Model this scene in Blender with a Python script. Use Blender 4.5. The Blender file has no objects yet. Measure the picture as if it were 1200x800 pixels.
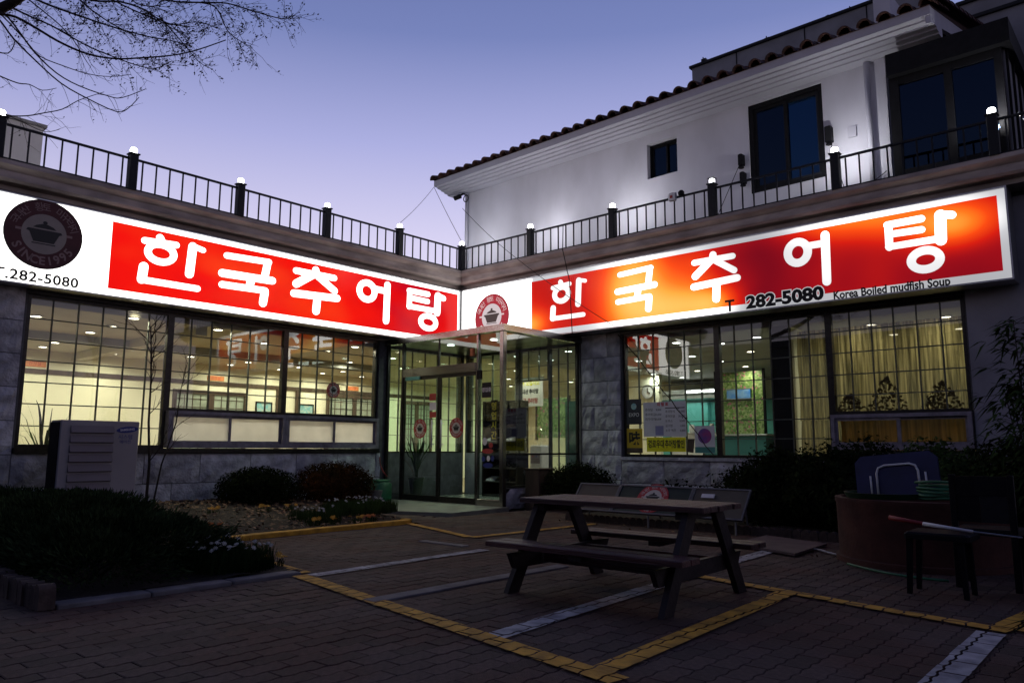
import bpy, bmesh, math, random
from math import sin, cos, pi, radians
from mathutils import Vector, Matrix, noise
random.seed(7)
sc = bpy.context.scene
COL = sc.collection

# ---------------------------------------------------------------- camera
cam_d = bpy.data.cameras.new('camera'); cam = bpy.data.objects.new('camera', cam_d); COL.objects.link(cam)
YAW, PITCH, ROLL = radians(41.76), radians(8.05), radians(0.22)
fw = Vector((-sin(YAW)*cos(PITCH), cos(YAW)*cos(PITCH), sin(PITCH)))
rt = Vector((cos(YAW), sin(YAW), 0)); up = rt.cross(fw)
rt, up = rt*cos(ROLL)+up*sin(ROLL), -rt*sin(ROLL)+up*cos(ROLL)
CAM = Vector((12.18, -12.04, 1.05))
m = Matrix((rt, up, -fw)).transposed().to_4x4(); m.translation = CAM
cam.matrix_world = m
cam_d.sensor_width = 36; cam_d.lens = 26.52; cam_d.clip_start = .05; cam_d.clip_end = 800
sc.camera = cam

# ---------------------------------------------------------------- dusk sky, faint sun, exposure
world = bpy.data.worlds.new('World'); sc.world = world; world.use_nodes = True
nt = world.node_tree; nt.nodes.clear()
N = nt.nodes.new; Lk = nt.links.new
out = N('ShaderNodeOutputWorld'); bg = N('ShaderNodeBackground'); Lk(bg.outputs[0], out.inputs[0])
sky = N('ShaderNodeTexSky'); sky.sky_type = 'NISHITA'; sky.sun_disc = False
SUN_EL, SUN_AZ = radians(-3.0), radians(-18)       # the sun has set behind the house (azimuth from +Y, clockwise)
sky.sun_elevation = SUN_EL; sky.sun_rotation = SUN_AZ
tc = N('ShaderNodeTexCoord'); sp = N('ShaderNodeSeparateXYZ'); Lk(tc.outputs['Generated'], sp.inputs[0])
ramp = N('ShaderNodeValToRGB'); Lk(sp.outputs['Z'], ramp.inputs[0])
cr = ramp.color_ramp
stops = [(0.0, (.76, .64, .74)), (.16, (.76, .70, .88)), (.26, (.68, .64, .87)), (.38, (.405, .42, .735)), (.50, (.18, .225, .49)),
         (.66, (.09, .125, .33)), (1.0, (.03, .045, .13))]
while len(cr.elements) < len(stops): cr.elements.new(.5)
for e, (p, c) in zip(cr.elements, stops): e.position = p; e.color = (*c, 1)
dot = N('ShaderNodeVectorMath'); dot.operation = 'DOT_PRODUCT'; Lk(tc.outputs['Generated'], dot.inputs[0])
ga = radians(28); dot.inputs[1].default_value = (-sin(ga), cos(ga), 0)
mr = N('ShaderNodeMapRange'); Lk(dot.outputs['Value'], mr.inputs[0])
mr.inputs[1].default_value = -.6; mr.inputs[2].default_value = 1; mr.inputs[3].default_value = .42; mr.inputs[4].default_value = 1.12
mr.interpolation_type = 'SMOOTHSTEP'
mul = N('ShaderNodeMixRGB'); mul.blend_type = 'MULTIPLY'; mul.inputs[0].default_value = 1
Lk(ramp.outputs[0], mul.inputs[1]); Lk(mr.outputs[0], mul.inputs[2])
sk = N('ShaderNodeMixRGB'); sk.blend_type = 'ADD'; sk.inputs[0].default_value = .10
Lk(mul.outputs[0], sk.inputs[1]); Lk(sky.outputs[0], sk.inputs[2])
Lk(sk.outputs[0], bg.inputs[0]); bg.inputs[1].default_value = .92
sun_d = bpy.data.lights.new('sun', 'SUN'); sun = bpy.data.objects.new('sun', sun_d); COL.objects.link(sun)
sun_d.energy = .02; sun_d.angle = radians(12); sun_d.color = (1, .75, .7)
sd = Vector((sin(SUN_AZ)*1, cos(SUN_AZ), sin(radians(3)))); sun.rotation_euler = sd.to_track_quat('Z', 'Y').to_euler()
sc.view_settings.view_transform = 'Standard'; sc.view_settings.look = 'None'
sc.view_settings.exposure = 0; sc.view_settings.gamma = 1
sc.cycles.transparent_max_bounces = 40; sc.cycles.max_bounces = 8; sc.cycles.diffuse_bounces = 4
sc.cycles.glossy_bounces = 4; sc.cycles.transmission_bounces = 6; sc.cycles.sample_clamp_indirect = 4
sc.cycles.caustics_reflective = False; sc.cycles.caustics_refractive = False

# ---------------------------------------------------------------- helpers
RF = Matrix(((1,0,0,0),(0,0,-1,0),(0,1,0,0),(0,0,0,1)))     # right front: u = +X, v = +Z, w = -Y (towards the yard)
LF = Matrix(((0,0,1,0),(1,0,0,0),(0,1,0,0),(0,0,0,1)))      # left front:  u = +Y, v = +Z, w = +X
ID = Matrix.Identity(4)
def at_frame(F, u, v, w=0, rot=0):
    return Matrix.Translation(F @ Vector((u, v, w))) @ F @ Matrix.Rotation(rot, 4, 'Z')
class MB:
    def __init__(s, T=None): s.v = []; s.f = []; s.m = []; s.T = T or ID; s.mi = 0; s.att = []
    def add(s, vs, fs, mi=None):
        b = len(s.v); s.v += [s.T @ Vector(p) for p in vs]; s.f += [tuple(b+i for i in f) for f in fs]
        s.m += [s.mi if mi is None else mi]*len(fs)
    def box(s, a, b, M=None, mi=None):
        x0,y0,z0 = a; x1,y1,z1 = b
        vs = [(x0,y0,z0),(x1,y0,z0),(x1,y1,z0),(x0,y1,z0),(x0,y0,z1),(x1,y0,z1),(x1,y1,z1),(x0,y1,z1)]
        if M is not None: vs = [M @ Vector(p) for p in vs]
        s.add(vs, [(0,3,2,1),(4,5,6,7),(0,1,5,4),(1,2,6,5),(2,3,7,6),(3,0,4,7)], mi); return s
    def bbox(s, a, b, r=.01, M=None):        # box with chamfered vertical and top edges
        x0,y0,z0 = a; x1,y1,z1 = b
        def ring(d, z): return [(x0+d,y0,z),(x1-d,y0,z),(x1,y0+d,z),(x1,y1-d,z),(x1-d,y1,z),(x0+d,y1,z),(x0,y1-d,z),(x0,y0+d,z)]
        def rin(z):
            q = r; return [(x0+2*q,y0+q,z),(x1-2*q,y0+q,z),(x1-q,y0+2*q,z),(x1-q,y1-2*q,z),(x1-2*q,y1-q,z),(x0+2*q,y1-q,z),(x0+q,y1-2*q,z),(x0+q,y0+2*q,z)]
        vs = ring(r, z0)+ring(r, z1-r)+rin(z1)
        if M is not None: vs = [M @ Vector(p) for p in vs]
        fs = [tuple(range(7,-1,-1)), tuple(range(16,24))]
        for k in (0, 8):
            for i in range(8): j = (i+1) % 8; fs.append((k+i, k+j, k+8+j, k+8+i))
        s.add(vs, fs); return s
    def quad(s, *p): s.add(list(p), [tuple(range(len(p)))]); return s
    def tube(s, pts, r, n=8, cap=True, r2=None):
        pts = [Vector(p) for p in pts]; k = len(pts); rr = r if hasattr(r, '__len__') else [r+(((r2 if r2 is not None else r)-r)*i/max(1,k-1)) for i in range(k)]
        vs = []; prev = None
        for i, p in enumerate(pts):
            t = (pts[min(i+1,k-1)]-pts[max(i-1,0)]).normalized()
            if prev is None: a = t.orthogonal().normalized()
            else:
                a = prev - t*prev.dot(t)
                a = a.normalized() if a.length > 1e-6 else t.orthogonal().normalized()
            prev = a; b = t.cross(a)
            for j in range(n): an = 2*pi*j/n; vs.append(p+(a*cos(an)+b*sin(an))*rr[i])
        fs = []
        for i in range(k-1):
            for j in range(n): j2 = (j+1) % n; fs.append((i*n+j, i*n+j2, (i+1)*n+j2, (i+1)*n+j))
        if cap: fs += [tuple(range(n-1,-1,-1)), tuple(range((k-1)*n, k*n))]
        s.add(vs, fs); return s
    def lathe(s, prof, c=(0,0,0), n=24, M=None, cap=True):
        vs = []
        for r, z in prof:
            for j in range(n): a = 2*pi*j/n; vs.append(Vector((c[0]+r*cos(a), c[1]+r*sin(a), c[2]+z)))
        if M is not None: vs = [M @ p for p in vs]
        fs = []; k = len(prof)
        for i in range(k-1):
            for j in range(n): j2 = (j+1) % n; fs.append((i*n+j, i*n+j2, (i+1)*n+j2, (i+1)*n+j))
        if cap: fs += [tuple(range(n-1,-1,-1)), tuple(range((k-1)*n, k*n))]
        s.add(vs, fs); return s
    def prism(s, poly, w0, w1):              # polygon in local (u,v), extruded along w
        n = len(poly); vs = [(p[0],p[1],w0) for p in poly]+[(p[0],p[1],w1) for p in poly]
        s.add(vs, [tuple(range(n-1,-1,-1)), tuple(range(n,2*n))]+[(i,(i+1)%n,n+(i+1)%n,n+i) for i in range(n)]); return s
    def stroke(s, x0, y0, x1, y1, w, z0, z1): # round-ended bar in (u,v)
        a = math.atan2(y1-y0, x1-x0); P = []
        for k in range(7): t = a+pi/2+pi*k/6; P.append((x0+cos(t)*w/2, y0+sin(t)*w/2))
        for k in range(7): t = a-pi/2+pi*k/6; P.append((x1+cos(t)*w/2, y1+sin(t)*w/2))
        return s.prism(P, z0, z1)
    def ring(s, cx, cy, rx, ry, w, z0, z1, n=28, a0=0, a1=2*pi):
        full = abs(a1-a0-2*pi) < 1e-6; k = n if full else n+1
        vs = []
        for z in (z0, z1):
            for d in (-w/2, w/2):
                for j in range(k): a = a0+(a1-a0)*j/n; vs.append((cx+(rx+d)*cos(a), cy+(ry+d)*sin(a), z))
        fs = []
        for j in range(n):
            j2 = (j+1) % k
            fs += [(2*k+j, 2*k+j2, 3*k+j2, 3*k+j), (k+j, k+j2, j2, j), (k+j2, k+j, 3*k+j, 3*k+j2), (j, j2, 2*k+j2, 2*k+j)]
        # orientation fixed by recalculation at build
        fs = [tuple(reversed(f)) if i % 4 == 0 else f for i, f in enumerate(fs)]
        s.add(vs, fs); return s
    def mesh(s, name, mat, org=Vector((0,0,0)), smooth=False, fix=True):
        me = bpy.data.meshes.new(name); me.from_pydata([p-org for p in s.v], [], s.f)
        for mt in (mat if isinstance(mat, (list, tuple)) else [mat]): me.materials.append(mt)
        if any(s.m): me.polygons.foreach_set('material_index', s.m)
        if fix and len(s.f) < 60000:
            bm = bmesh.new(); bm.from_mesh(me); bmesh.ops.recalc_face_normals(bm, faces=bm.faces); bm.to_mesh(me); bm.free()
        if smooth: me.polygons.foreach_set('use_smooth', [True]*len(me.polygons))
        me.update(); return me
ORG = {}
def org(o): return ORG.get(o.name, Vector((0,0,0))) if o else Vector((0,0,0))
def tag(o, label=None, cat=None, group=None, kind=None):
    if label: o['label'] = label
    if cat: o['category'] = cat
    if group: o['group'] = group
    if kind: o['kind'] = kind
    return o
def thing(name, label, cat, loc=(0,0,0), group=None, rz=0, kind=None):
    o = bpy.data.objects.new(name, None); COL.objects.link(o); o.location = loc; o.rotation_euler = (0,0,rz); o.empty_display_size = .1
    ORG[o.name] = Vector(loc) if rz == 0 else Vector((0,0,0))
    return tag(o, label, cat, group, kind)
def part(name, mb, mat, parent=None, smooth=False, kind=None, label=None, autos=None):
    og = org(parent); me = mb.mesh(name, mat, og, smooth)
    if autos: 
        me.polygons.foreach_set('use_smooth', [True]*len(me.polygons)); me.set_sharp_from_angle(angle=radians(autos))
    o = bpy.data.objects.new(name, me); COL.objects.link(o)
    if parent: o.parent = parent; ORG[o.name] = og
    if kind: o['kind'] = kind
    if label: o['label'] = label
    return o
def inst(name, me, M, parent=None, label=None):
    """place a shared mesh; M is its world matrix"""
    o = bpy.data.objects.new(name, me); COL.objects.link(o)
    if parent: o.parent = parent; ORG[o.name] = org(parent); o.matrix_basis = Matrix.Translation(-org(parent)) @ M
    else: o.matrix_basis = M
    if label: o['label'] = label
    return o
def single(name, mb, mat, label, cat, loc=None, group=None, smooth=False, autos=None, kind=None):
    """a thing that is one mesh, its origin at loc"""
    L = Vector(loc) if loc is not None else Vector((0,0,0))
    me = mb.mesh(name, mat, L, smooth)
    if autos: me.polygons.foreach_set('use_smooth', [True]*len(me.polygons)); me.set_sharp_from_angle(angle=radians(autos))
    o = bpy.data.objects.new(name, me); COL.objects.link(o); o.location = L
    return tag(o, label, cat, group, kind)
def copy_tree(root, loc, rz=None, label=None):
    r = root.copy(); COL.objects.link(r); r.location = loc
    if rz is not None: r.rotation_euler = (0,0,rz)
    if label: r['label'] = label
    for ch in list(root.children):
        c = ch.copy(); COL.objects.link(c); c.parent = r
        for g in ch.children: d = g.copy(); COL.objects.link(d); d.parent = c
    return r
_tc = {}
def text_mesh(s, size=1.0, ext=.002, sx=1.0, bold=0.0, align='CENTER', sp=1.0):
    k = (s,size,ext,sx,bold,align,sp)
    if k in _tc: return _tc[k]
    cu = bpy.data.curves.new('t','FONT'); cu.body = s; cu.size = size; cu.extrude = ext; cu.align_x = align; cu.align_y = 'CENTER'
    cu.resolution_u = 3; cu.offset = bold; cu.space_character = sp
    o = bpy.data.objects.new('t', cu); COL.objects.link(o)
    dg = bpy.context.evaluated_depsgraph_get(); dg.update()
    me = bpy.data.meshes.new_from_object(o.evaluated_get(dg)); bpy.data.objects.remove(o); bpy.data.curves.remove(cu)
    if sx != 1: me.transform(Matrix.Diagonal((sx,1,1,1)))
    r = ([v.co.copy() for v in me.vertices], [tuple(p.vertices) for p in me.polygons]); bpy.data.meshes.remove(me)
    _tc[k] = r; return r
def put_text(mb, s, u, v, w, size, ext=.002, sx=1.0, bold=0.0, rot=0, align='CENTER', sp=1.0, mi=None):
    vs, fs = text_mesh(s, size, ext, sx, bold, align, sp)
    M = Matrix.Translation((u,v,w)) @ Matrix.Rotation(rot, 4, 'Z')
    mb.add([M @ p for p in vs], fs, mi)

# ---------------------------------------------------------------- materials
def new_mat(name):
    mt = bpy.data.materials.new(name); mt.use_nodes = True; nt = mt.node_tree; nt.nodes.clear()
    o = nt.nodes.new('ShaderNodeOutputMaterial'); return mt, nt, o
def hexc(c): return (*c, 1)
def mat(name, col, rough=.7, nscale=8, amt=.25, bump=.15, bscale=None, metal=0, spec=.4, col2=None, rnd=0.0, sx=(1,1,1), coord='Object', bdist=.01, detail=6):
    mt, nt, o = new_mat(name); n = nt.nodes.new; L = nt.links.new
    p = n('ShaderNodeBsdfPrincipled'); L(p.outputs[0], o.inputs[0])
    p.inputs['Roughness'].default_value = rough; p.inputs['Metallic'].default_value = metal; p.inputs['Specular IOR Level'].default_value = spec
    t = n('ShaderNodeTexCoord'); mp = n('ShaderNodeMapping'); L(t.outputs[coord], mp.inputs[0]); mp.inputs['Scale'].default_value = sx
    no = n('ShaderNodeTexNoise'); no.inputs['Scale'].default_value = nscale; no.inputs['Detail'].default_value = detail; L(mp.outputs[0], no.inputs[0])
    c2 = col2 or tuple(c*(1-amt) for c in col); hi = tuple(min(1, c*(1+amt*.5)) for c in col)
    r = n('ShaderNodeValToRGB'); r.color_ramp.elements[0].position = .32; r.color_ramp.elements[1].position = .68
    r.color_ramp.elements[0].color = hexc(c2); r.color_ramp.elements[1].color = hexc(hi); L(no.outputs[0], r.inputs[0])
    src = r.outputs[0]
    if rnd:
        oi = n('ShaderNodeObjectInfo'); ge = n('ShaderNodeNewGeometry'); a = n('ShaderNodeMath'); a.operation = 'ADD'; L(oi.outputs['Random'], a.inputs[0]); L(ge.outputs['Random Per Island'], a.inputs[1])
        fr = n('ShaderNodeMath'); fr.operation = 'FRACT'; L(a.outputs[0], fr.inputs[0])
        m2 = n('ShaderNodeMapRange'); L(fr.outputs[0], m2.inputs[0]); m2.inputs[3].default_value = 1-rnd; m2.inputs[4].default_value = 1+rnd*.6
        mx = n('ShaderNodeMixRGB'); mx.blend_type = 'MULTIPLY'; mx.inputs[0].default_value = 1; L(src, mx.inputs[1]); L(m2.outputs[0], mx.inputs[2]); src = mx.outputs[0]
    if name == 'concrete_paver':
        g2 = n('ShaderNodeNewGeometry'); n2 = n('ShaderNodeTexNoise'); n2.inputs['Scale'].default_value = 1.1; n2.inputs['Detail'].default_value = 3; L(g2.outputs['Position'], n2.inputs[0])
        r2 = n('ShaderNodeValToRGB'); r2.color_ramp.elements[0].position = .42; r2.color_ramp.elements[1].position = .6; r2.color_ramp.elements[0].color = (1.0,.92,.96,1); r2.color_ramp.elements[1].color = (.92,.60,.55,1); L(n2.outputs[0], r2.inputs[0])
        m3 = n('ShaderNodeMixRGB'); m3.blend_type = 'MULTIPLY'; m3.inputs[0].default_value = 1; L(src, m3.inputs[1]); L(r2.outputs[0], m3.inputs[2]); src = m3.outputs[0]
    L(src, p.inputs['Base Color'])
    if bump:
        nb = n('ShaderNodeTexNoise'); nb.inputs['Scale'].default_value = bscale or nscale*5; nb.inputs['Detail'].default_value = 8; L(mp.outputs[0], nb.inputs[0])
        b = n('ShaderNodeBump'); b.inputs['Strength'].default_value = bump; b.inputs['Distance'].default_value = bdist; L(nb.outputs[0], b.inputs['Height']); L(b.outputs[0], p.inputs['Normal'])
        rr = n('ShaderNodeMapRange'); L(nb.outputs[0], rr.inputs[0]); rr.inputs[3].default_value = max(.02, rough-.12); rr.inputs[4].default_value = min(1, rough+.12); L(rr.outputs[0], p.inputs['Roughness'])
    return mt
def emit(name, col, st=1.0, nscale=0, amt=0):
    mt, nt, o = new_mat(name); e = nt.nodes.new('ShaderNodeEmission'); e.inputs[0].default_value = hexc(col); e.inputs[1].default_value = st
    if nscale:
        t = nt.nodes.new('ShaderNodeTexCoord'); no = nt.nodes.new('ShaderNodeTexNoise'); no.inputs['Scale'].default_value = nscale; nt.links.new(t.outputs['Object'], no.inputs[0])
        mr = nt.nodes.new('ShaderNodeMapRange'); nt.links.new(no.outputs[0], mr.inputs[0]); mr.inputs[3].default_value = st*(1-amt); mr.inputs[4].default_value = st*(1+amt); nt.links.new(mr.outputs[0], e.inputs[1])
    nt.links.new(e.outputs[0], o.inputs[0]); return mt
def glow_mat(name, stops, st=1.0):
    mt, nt, o = new_mat(name); e = nt.nodes.new('ShaderNodeEmission'); a = nt.nodes.new('ShaderNodeAttribute'); a.attribute_name = 'glow'
    mr = nt.nodes.new('ShaderNodeMath'); mr.operation = 'MULTIPLY'; mr.inputs[1].default_value = .5; nt.links.new(a.outputs['Fac'], mr.inputs[0])
    r = nt.nodes.new('ShaderNodeValToRGB'); nt.links.new(mr.outputs[0], r.inputs[0])
    while len(r.color_ramp.elements) < len(stops): r.color_ramp.elements.new(.5)
    for el, (p, c) in zip(r.color_ramp.elements, stops): el.position = p/2; el.color = hexc(c)
    nt.links.new(r.outputs[0], e.inputs[0]); e.inputs[1].default_value = st
    gl = nt.nodes.new('ShaderNodeBsdfGlossy'); gl.inputs['Roughness'].default_value = .25; gl.inputs[0].default_value = (.012,.012,.012,1)
    ad = nt.nodes.new('ShaderNodeAddShader'); nt.links.new(e.outputs[0], ad.inputs[0]); nt.links.new(gl.outputs[0], ad.inputs[1])
    nt.links.new(ad.outputs[0], o.inputs[0]); return mt
def glass(name, tint=(.93,.96,.93), ior=1.5, boost=1.0, rough=0.0, gcol=(1,1,1)):
    mt, nt, o = new_mat(name); n = nt.nodes.new; L = nt.links.new
    tr = n('ShaderNodeBsdfTransparent'); tr.inputs[0].default_value = hexc(tint); gl = n('ShaderNodeBsdfGlossy'); gl.inputs['Roughness'].default_value = rough; gl.inputs[0].default_value = hexc(gcol)
    fr = n('ShaderNodeFresnel'); fr.inputs[0].default_value = ior; ml = n('ShaderNodeMath'); ml.operation = 'MULTIPLY'; ml.inputs[1].default_value = boost; L(fr.outputs[0], ml.inputs[0])
    geo = n('ShaderNodeNewGeometry'); bf = n('ShaderNodeMath'); bf.operation = 'SUBTRACT'; bf.inputs[0].default_value = 1; L(geo.outputs['Backfacing'], bf.inputs[1])
    m2 = n('ShaderNodeMath'); m2.operation = 'MULTIPLY'; L(ml.outputs[0], m2.inputs[0]); L(bf.outputs[0], m2.inputs[1])
    mx = n('ShaderNodeMixShader'); L(m2.outputs[0], mx.inputs[0]); L(tr.outputs[0], mx.inputs[1]); L(gl.outputs[0], mx.inputs[2]); L(mx.outputs[0], o.inputs[0]); return mt
M = {}
M['steel_dark'] = mat('dark_steel', (.010,.011,.015), .55, 20, .3, .08, metal=0, spec=.25)
M['bronze'] = mat('bronze_window_frame', (.035,.032,.03), .35, 15, .3, .05, metal=.6)
M['muntin'] = mat('muntin_grey', (.085,.095,.085), .5, 15, .3, .05, metal=.3)
M['stainless'] = mat('stainless_steel', (.27,.27,.265), .22, 6, .12, .03, metal=1.0, sx=(1,1,8))
M['alu'] = mat('aluminium', (.42,.43,.45), .38, 20, .15, .05, metal=.8)
M['alu_dull'] = mat('dull_aluminium', (.14,.14,.15), .55, 20, .15, .05, metal=.3)
M['glass'] = glass('window_glass', (.95,.965,.94), 1.5, 2.8)
M['glass_green'] = glass('green_glass', (.90,.985,.94), 1.5, 1.8)
M['glass_dark'] = glass('dark_tinted_glass', (.10,.12,.16), 1.5, 3.4, 0.0, (.13,.37,.78))  # blue of the reflected sky is put into the gloss colour
M['glass_black'] = glass('black_sunroom_glass', (.10,.12,.16), 1.5, 1.3, 0.0, (.25,.45,.8))
M['granite'] = mat('rockface_granite', (.50,.50,.56), .9, 4, .5, 1, 16, rnd=.28, bdist=.035)
M['stone_core'] = mat('mortar', (.10,.10,.11), .95, 10, .3, .3)
M['stucco'] = mat('white_stucco', (.52,.52,.60), .9, 1.5, .13, .35, 60, bdist=.006, sx=(1,1,.5))
M['stucco_trim'] = mat('white_painted_moulding', (.44,.44,.52), .85, 2, .06, .15, 30)
M['cornice'] = mat('weathered_stone_cornice', (.40,.345,.33), .9, 1.8, .45, .5, 14, col2=(.24,.205,.20), sx=(1,1,3))
M['wall_grey'] = mat('grey_render_wall', (.26,.26,.31), .9, 1.2, .3, .5, 18)
M['roof_tile'] = mat('terracotta_roof_tile', (.065,.026,.021), .8, 6, .5, .4, 30, rnd=.35)
M['concrete'] = mat('roof_concrete', (.26,.26,.27), .9, 1.5, .3, .3, 20)
M['panel_grey'] = mat('grey_metal_cladding', (.20,.205,.24), .6, 2, .25, .1)
M['cream'] = mat('cream_interior_paint', (.86,.86,.70), .8, .6, .10, .05)
M['ceil'] = mat('ceiling_panel', (.60,.57,.44), .7, .8, .12, .05)
M['ceil_grey'] = mat('grey_ceiling', (.34,.36,.34), .7, .8, .12, .05)
M['floor_in'] = mat('interior_floor', (.22,.15,.09), .35, 3, .3, .05)
M['floor_tile'] = mat('porch_floor_tile', (.28,.30,.28), .25, 3, .3, .05)
M['door_wood'] = mat('brown_door_wood', (.075,.05,.035), .5, 8, .35, .1, sx=(1,1,.2))
M['frost'] = mat('frosted_glass', (.35,.42,.36), .5, 6, .15, .05)
M['label_orange'] = mat('orange_plate', (.75,.28,.10), .5, 20, .1, .02)
M['black'] = mat('black_paint', (.008,.008,.010), .6, 12, .3, .08, spec=.12)
M['white_paint'] = mat('white_paint', (.7,.7,.72), .6, 8, .15, .08)
M['soil'] = mat('planting_soil', (.028,.02,.015), 1, 14, .5, .9, 40, bdist=.03)
M['paver'] = mat('concrete_paver', (.080,.057,.047), .88, 30, .35, .5, 120, rnd=.36, coord='Object')
M['joint'] = mat('paver_joint_sand', (.024,.020,.020), 1, 30, .4, .5, 90)
M['yellow_line'] = mat('worn_yellow_paint', (.58,.31,.03), .8, 7, .4, .3, 60, col2=(.30,.16,.02))
M['white_line'] = mat('worn_white_paint', (.42,.42,.44), .8, 7, .35, .3, 60, col2=(.20,.20,.22))
M['kerb_grey'] = mat('kerb_concrete', (.17,.16,.165), .9, 6, .35, .4, 40)
M['landing'] = mat('landing_granite', (.17,.18,.165), .5, 5, .25, .1, 80)
M['brick'] = mat('edging_brick', (.075,.052,.044), .9, 15, .4, .5, 70, rnd=.3)
M['wood'] = mat('stained_table_wood', (.078,.030,.026), .5, 5, .6, .8, 22, sx=(.3,5,5), rnd=.45)
M['wood_leg'] = mat('stained_leg_wood', (.018,.010,.011), .6, 6, .5, .3, 30)
M['bark'] = mat('tree_bark', (.03,.022,.018), .9, 12, .4, .6, 40)
M['twig'] = mat('twig', (.028,.018,.016), .9, 12, .4, .1)
M['leaf_dark'] = mat('dark_evergreen_leaf', (.019,.027,.011), .75, 3, .5, .1, spec=.0, rnd=.5)
M['leaf_jun'] = mat('juniper_foliage', (.036,.058,.024), .8, 3, .5, .1, spec=.0, rnd=.5)
M['leaf_red'] = mat('reddish_shrub_leaf', (.075,.028,.011), .7, 2, .4, .1, spec=.0, rnd=.5, col2=(.018,.020,.008))
M['leaf_green'] = mat('green_leaf', (.045,.075,.025), .6, 5, .4, .1, spec=.0, rnd=.4)
M['leaf_litter'] = mat('dry_leaf', (.22,.13,.07), .8, 5, .5, .1, rnd=.5)
M['petal_white'] = mat('white_petal', (.50,.50,.46), .7, 5, .1, 0)
M['petal_yellow'] = mat('yellow_petal', (.75,.42,.05), .7, 5, .2, 0)
M['petal_orange'] = mat('orange_petal', (.62,.20,.04), .7, 5, .2, 0)
M['terracotta'] = mat('terracotta_tub', (.075,.026,.019), .85, 4, .4, .4, 30)
M['blue_plastic'] = mat('blue_plastic', (.012,.014,.075), .45, 6, .3, .05)
M['green_plastic'] = mat('green_plastic', (.02,.13,.06), .5, 6, .3, .05)
M['dark_green'] = mat('dark_green_plastic', (.012,.05,.02), .5, 6, .3, .05)
M['orange_plastic'] = mat('orange_plastic', (.42,.11,.02), .5, 6, .3, .05)
M['red_plastic'] = mat('red_plastic', (.30,.03,.03), .5, 6, .3, .05)
M['ac_beige'] = mat('beige_powder_coat', (.32,.30,.32), .55, 2, .12, .05)
M['ac_panel'] = mat('dusty_rose_louvre', (.20,.17,.185), .55, 2, .12, .05)
M['logo_blue'] = mat('logo_blue', (.015,.03,.22), .5, 6, .1, 0)
M['ink'] = mat('black_ink', (.01,.01,.012), .6, 6, .1, 0)
M['red_ink'] = mat('red_ink', (.55,.04,.05), .6, 6, .1, 0)
M['paper'] = mat('white_paper', (.72,.72,.75), .7, 6, .08, 0)
M['poster_yellow'] = mat('yellow_poster', (.88,.84,.01), .6, 6, .08, 0)
M['poster_ochre'] = mat('ochre_poster', (.55,.38,.02), .6, 6, .15, 0)
M['poster_navy'] = mat('navy_poster', (.02,.024,.04), .5, 6, .15, 0)
M['seal_red'] = mat('sticker_red', (.42,.03,.035), .5, 6, .1, 0)
M['seal_white'] = mat('sticker_white', (.55,.52,.48), .5, 6, .1, 0)
M['seal_dark'] = mat('sticker_black', (.012,.012,.014), .5, 6, .1, 0)
M['film'] = None
M['curtain'] = mat('lace_curtain', (.72,.55,.25), .8, 4, .3, .1)
M['swag'] = mat('swag_cloth', (.16,.115,.04), .9, 6, .3, .05, spec=0)
M['dark_cloth'] = mat('dark_fabric', (.03,.028,.03), .85, 6, .3, .1)
M['picture'] = mat('picture_print', (.10,.35,.42), .5, 14, .6, 0, col2=(.45,.55,.50))
M['teal'] = mat('teal_panel', (.07,.30,.27), .5, 2, .15, .03)
M['ceramic'] = mat('ceramic', (.04,.035,.035), .35, 6, .3, .05)
def translucent(name, col, tr=.3, tl=.5, nscale=3, stripes=0, amt=.3):
    mt, nt, o = new_mat(name); n = nt.nodes.new; L = nt.links.new
    t = n('ShaderNodeTexCoord'); no = n('ShaderNodeTexNoise'); no.inputs['Scale'].default_value = nscale; no.inputs['Detail'].default_value = 7
    mp = n('ShaderNodeMapping'); L(t.outputs['Object'], mp.inputs[0]); L(mp.outputs[0], no.inputs[0])
    if stripes: mp.inputs['Scale'].default_value = (stripes, .3, .35)
    r = n('ShaderNodeValToRGB'); r.color_ramp.elements[0].position = .35; r.color_ramp.elements[1].position = .65; L(no.outputs[0], r.inputs[0])
    r.color_ramp.elements[0].color = hexc(tuple(c*(1-amt) for c in col)); r.color_ramp.elements[1].color = hexc(col)
    df = n('ShaderNodeBsdfDiffuse'); L(r.outputs[0], df.inputs[0]); ts = n('ShaderNodeBsdfTranslucent'); L(r.outputs[0], ts.inputs[0])
    m1 = n('ShaderNodeMixShader'); m1.inputs[0].default_value = tl; L(df.outputs[0], m1.inputs[1]); L(ts.outputs[0], m1.inputs[2])
    tp = n('ShaderNodeBsdfTransparent'); m2 = n('ShaderNodeMixShader'); m2.inputs[0].default_value = tr; L(m1.outputs[0], m2.inputs[1]); L(tp.outputs[0], m2.inputs[2]); L(m2.outputs[0], o.inputs[0]); return mt
M['film'] = translucent('frosted_plastic_film', (.92,.92,.92), .06, .8, 3, 0, .12)
M['curtain'] = translucent('lace_curtain', (.60,.51,.27), .14, .60, 3, 9, .85)
M['curtain2'] = translucent('amber_curtain', (.34,.17,.04), .03, .35, 3, 9, .6)

# ================================================================ GROUND
g = MB(); g.quad((-60,-60,-.075),(60,-60,-.075),(60,60,-.075),(-60,60,-.075)); gr = part('ground', g, M['joint'], kind='structure')
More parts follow.
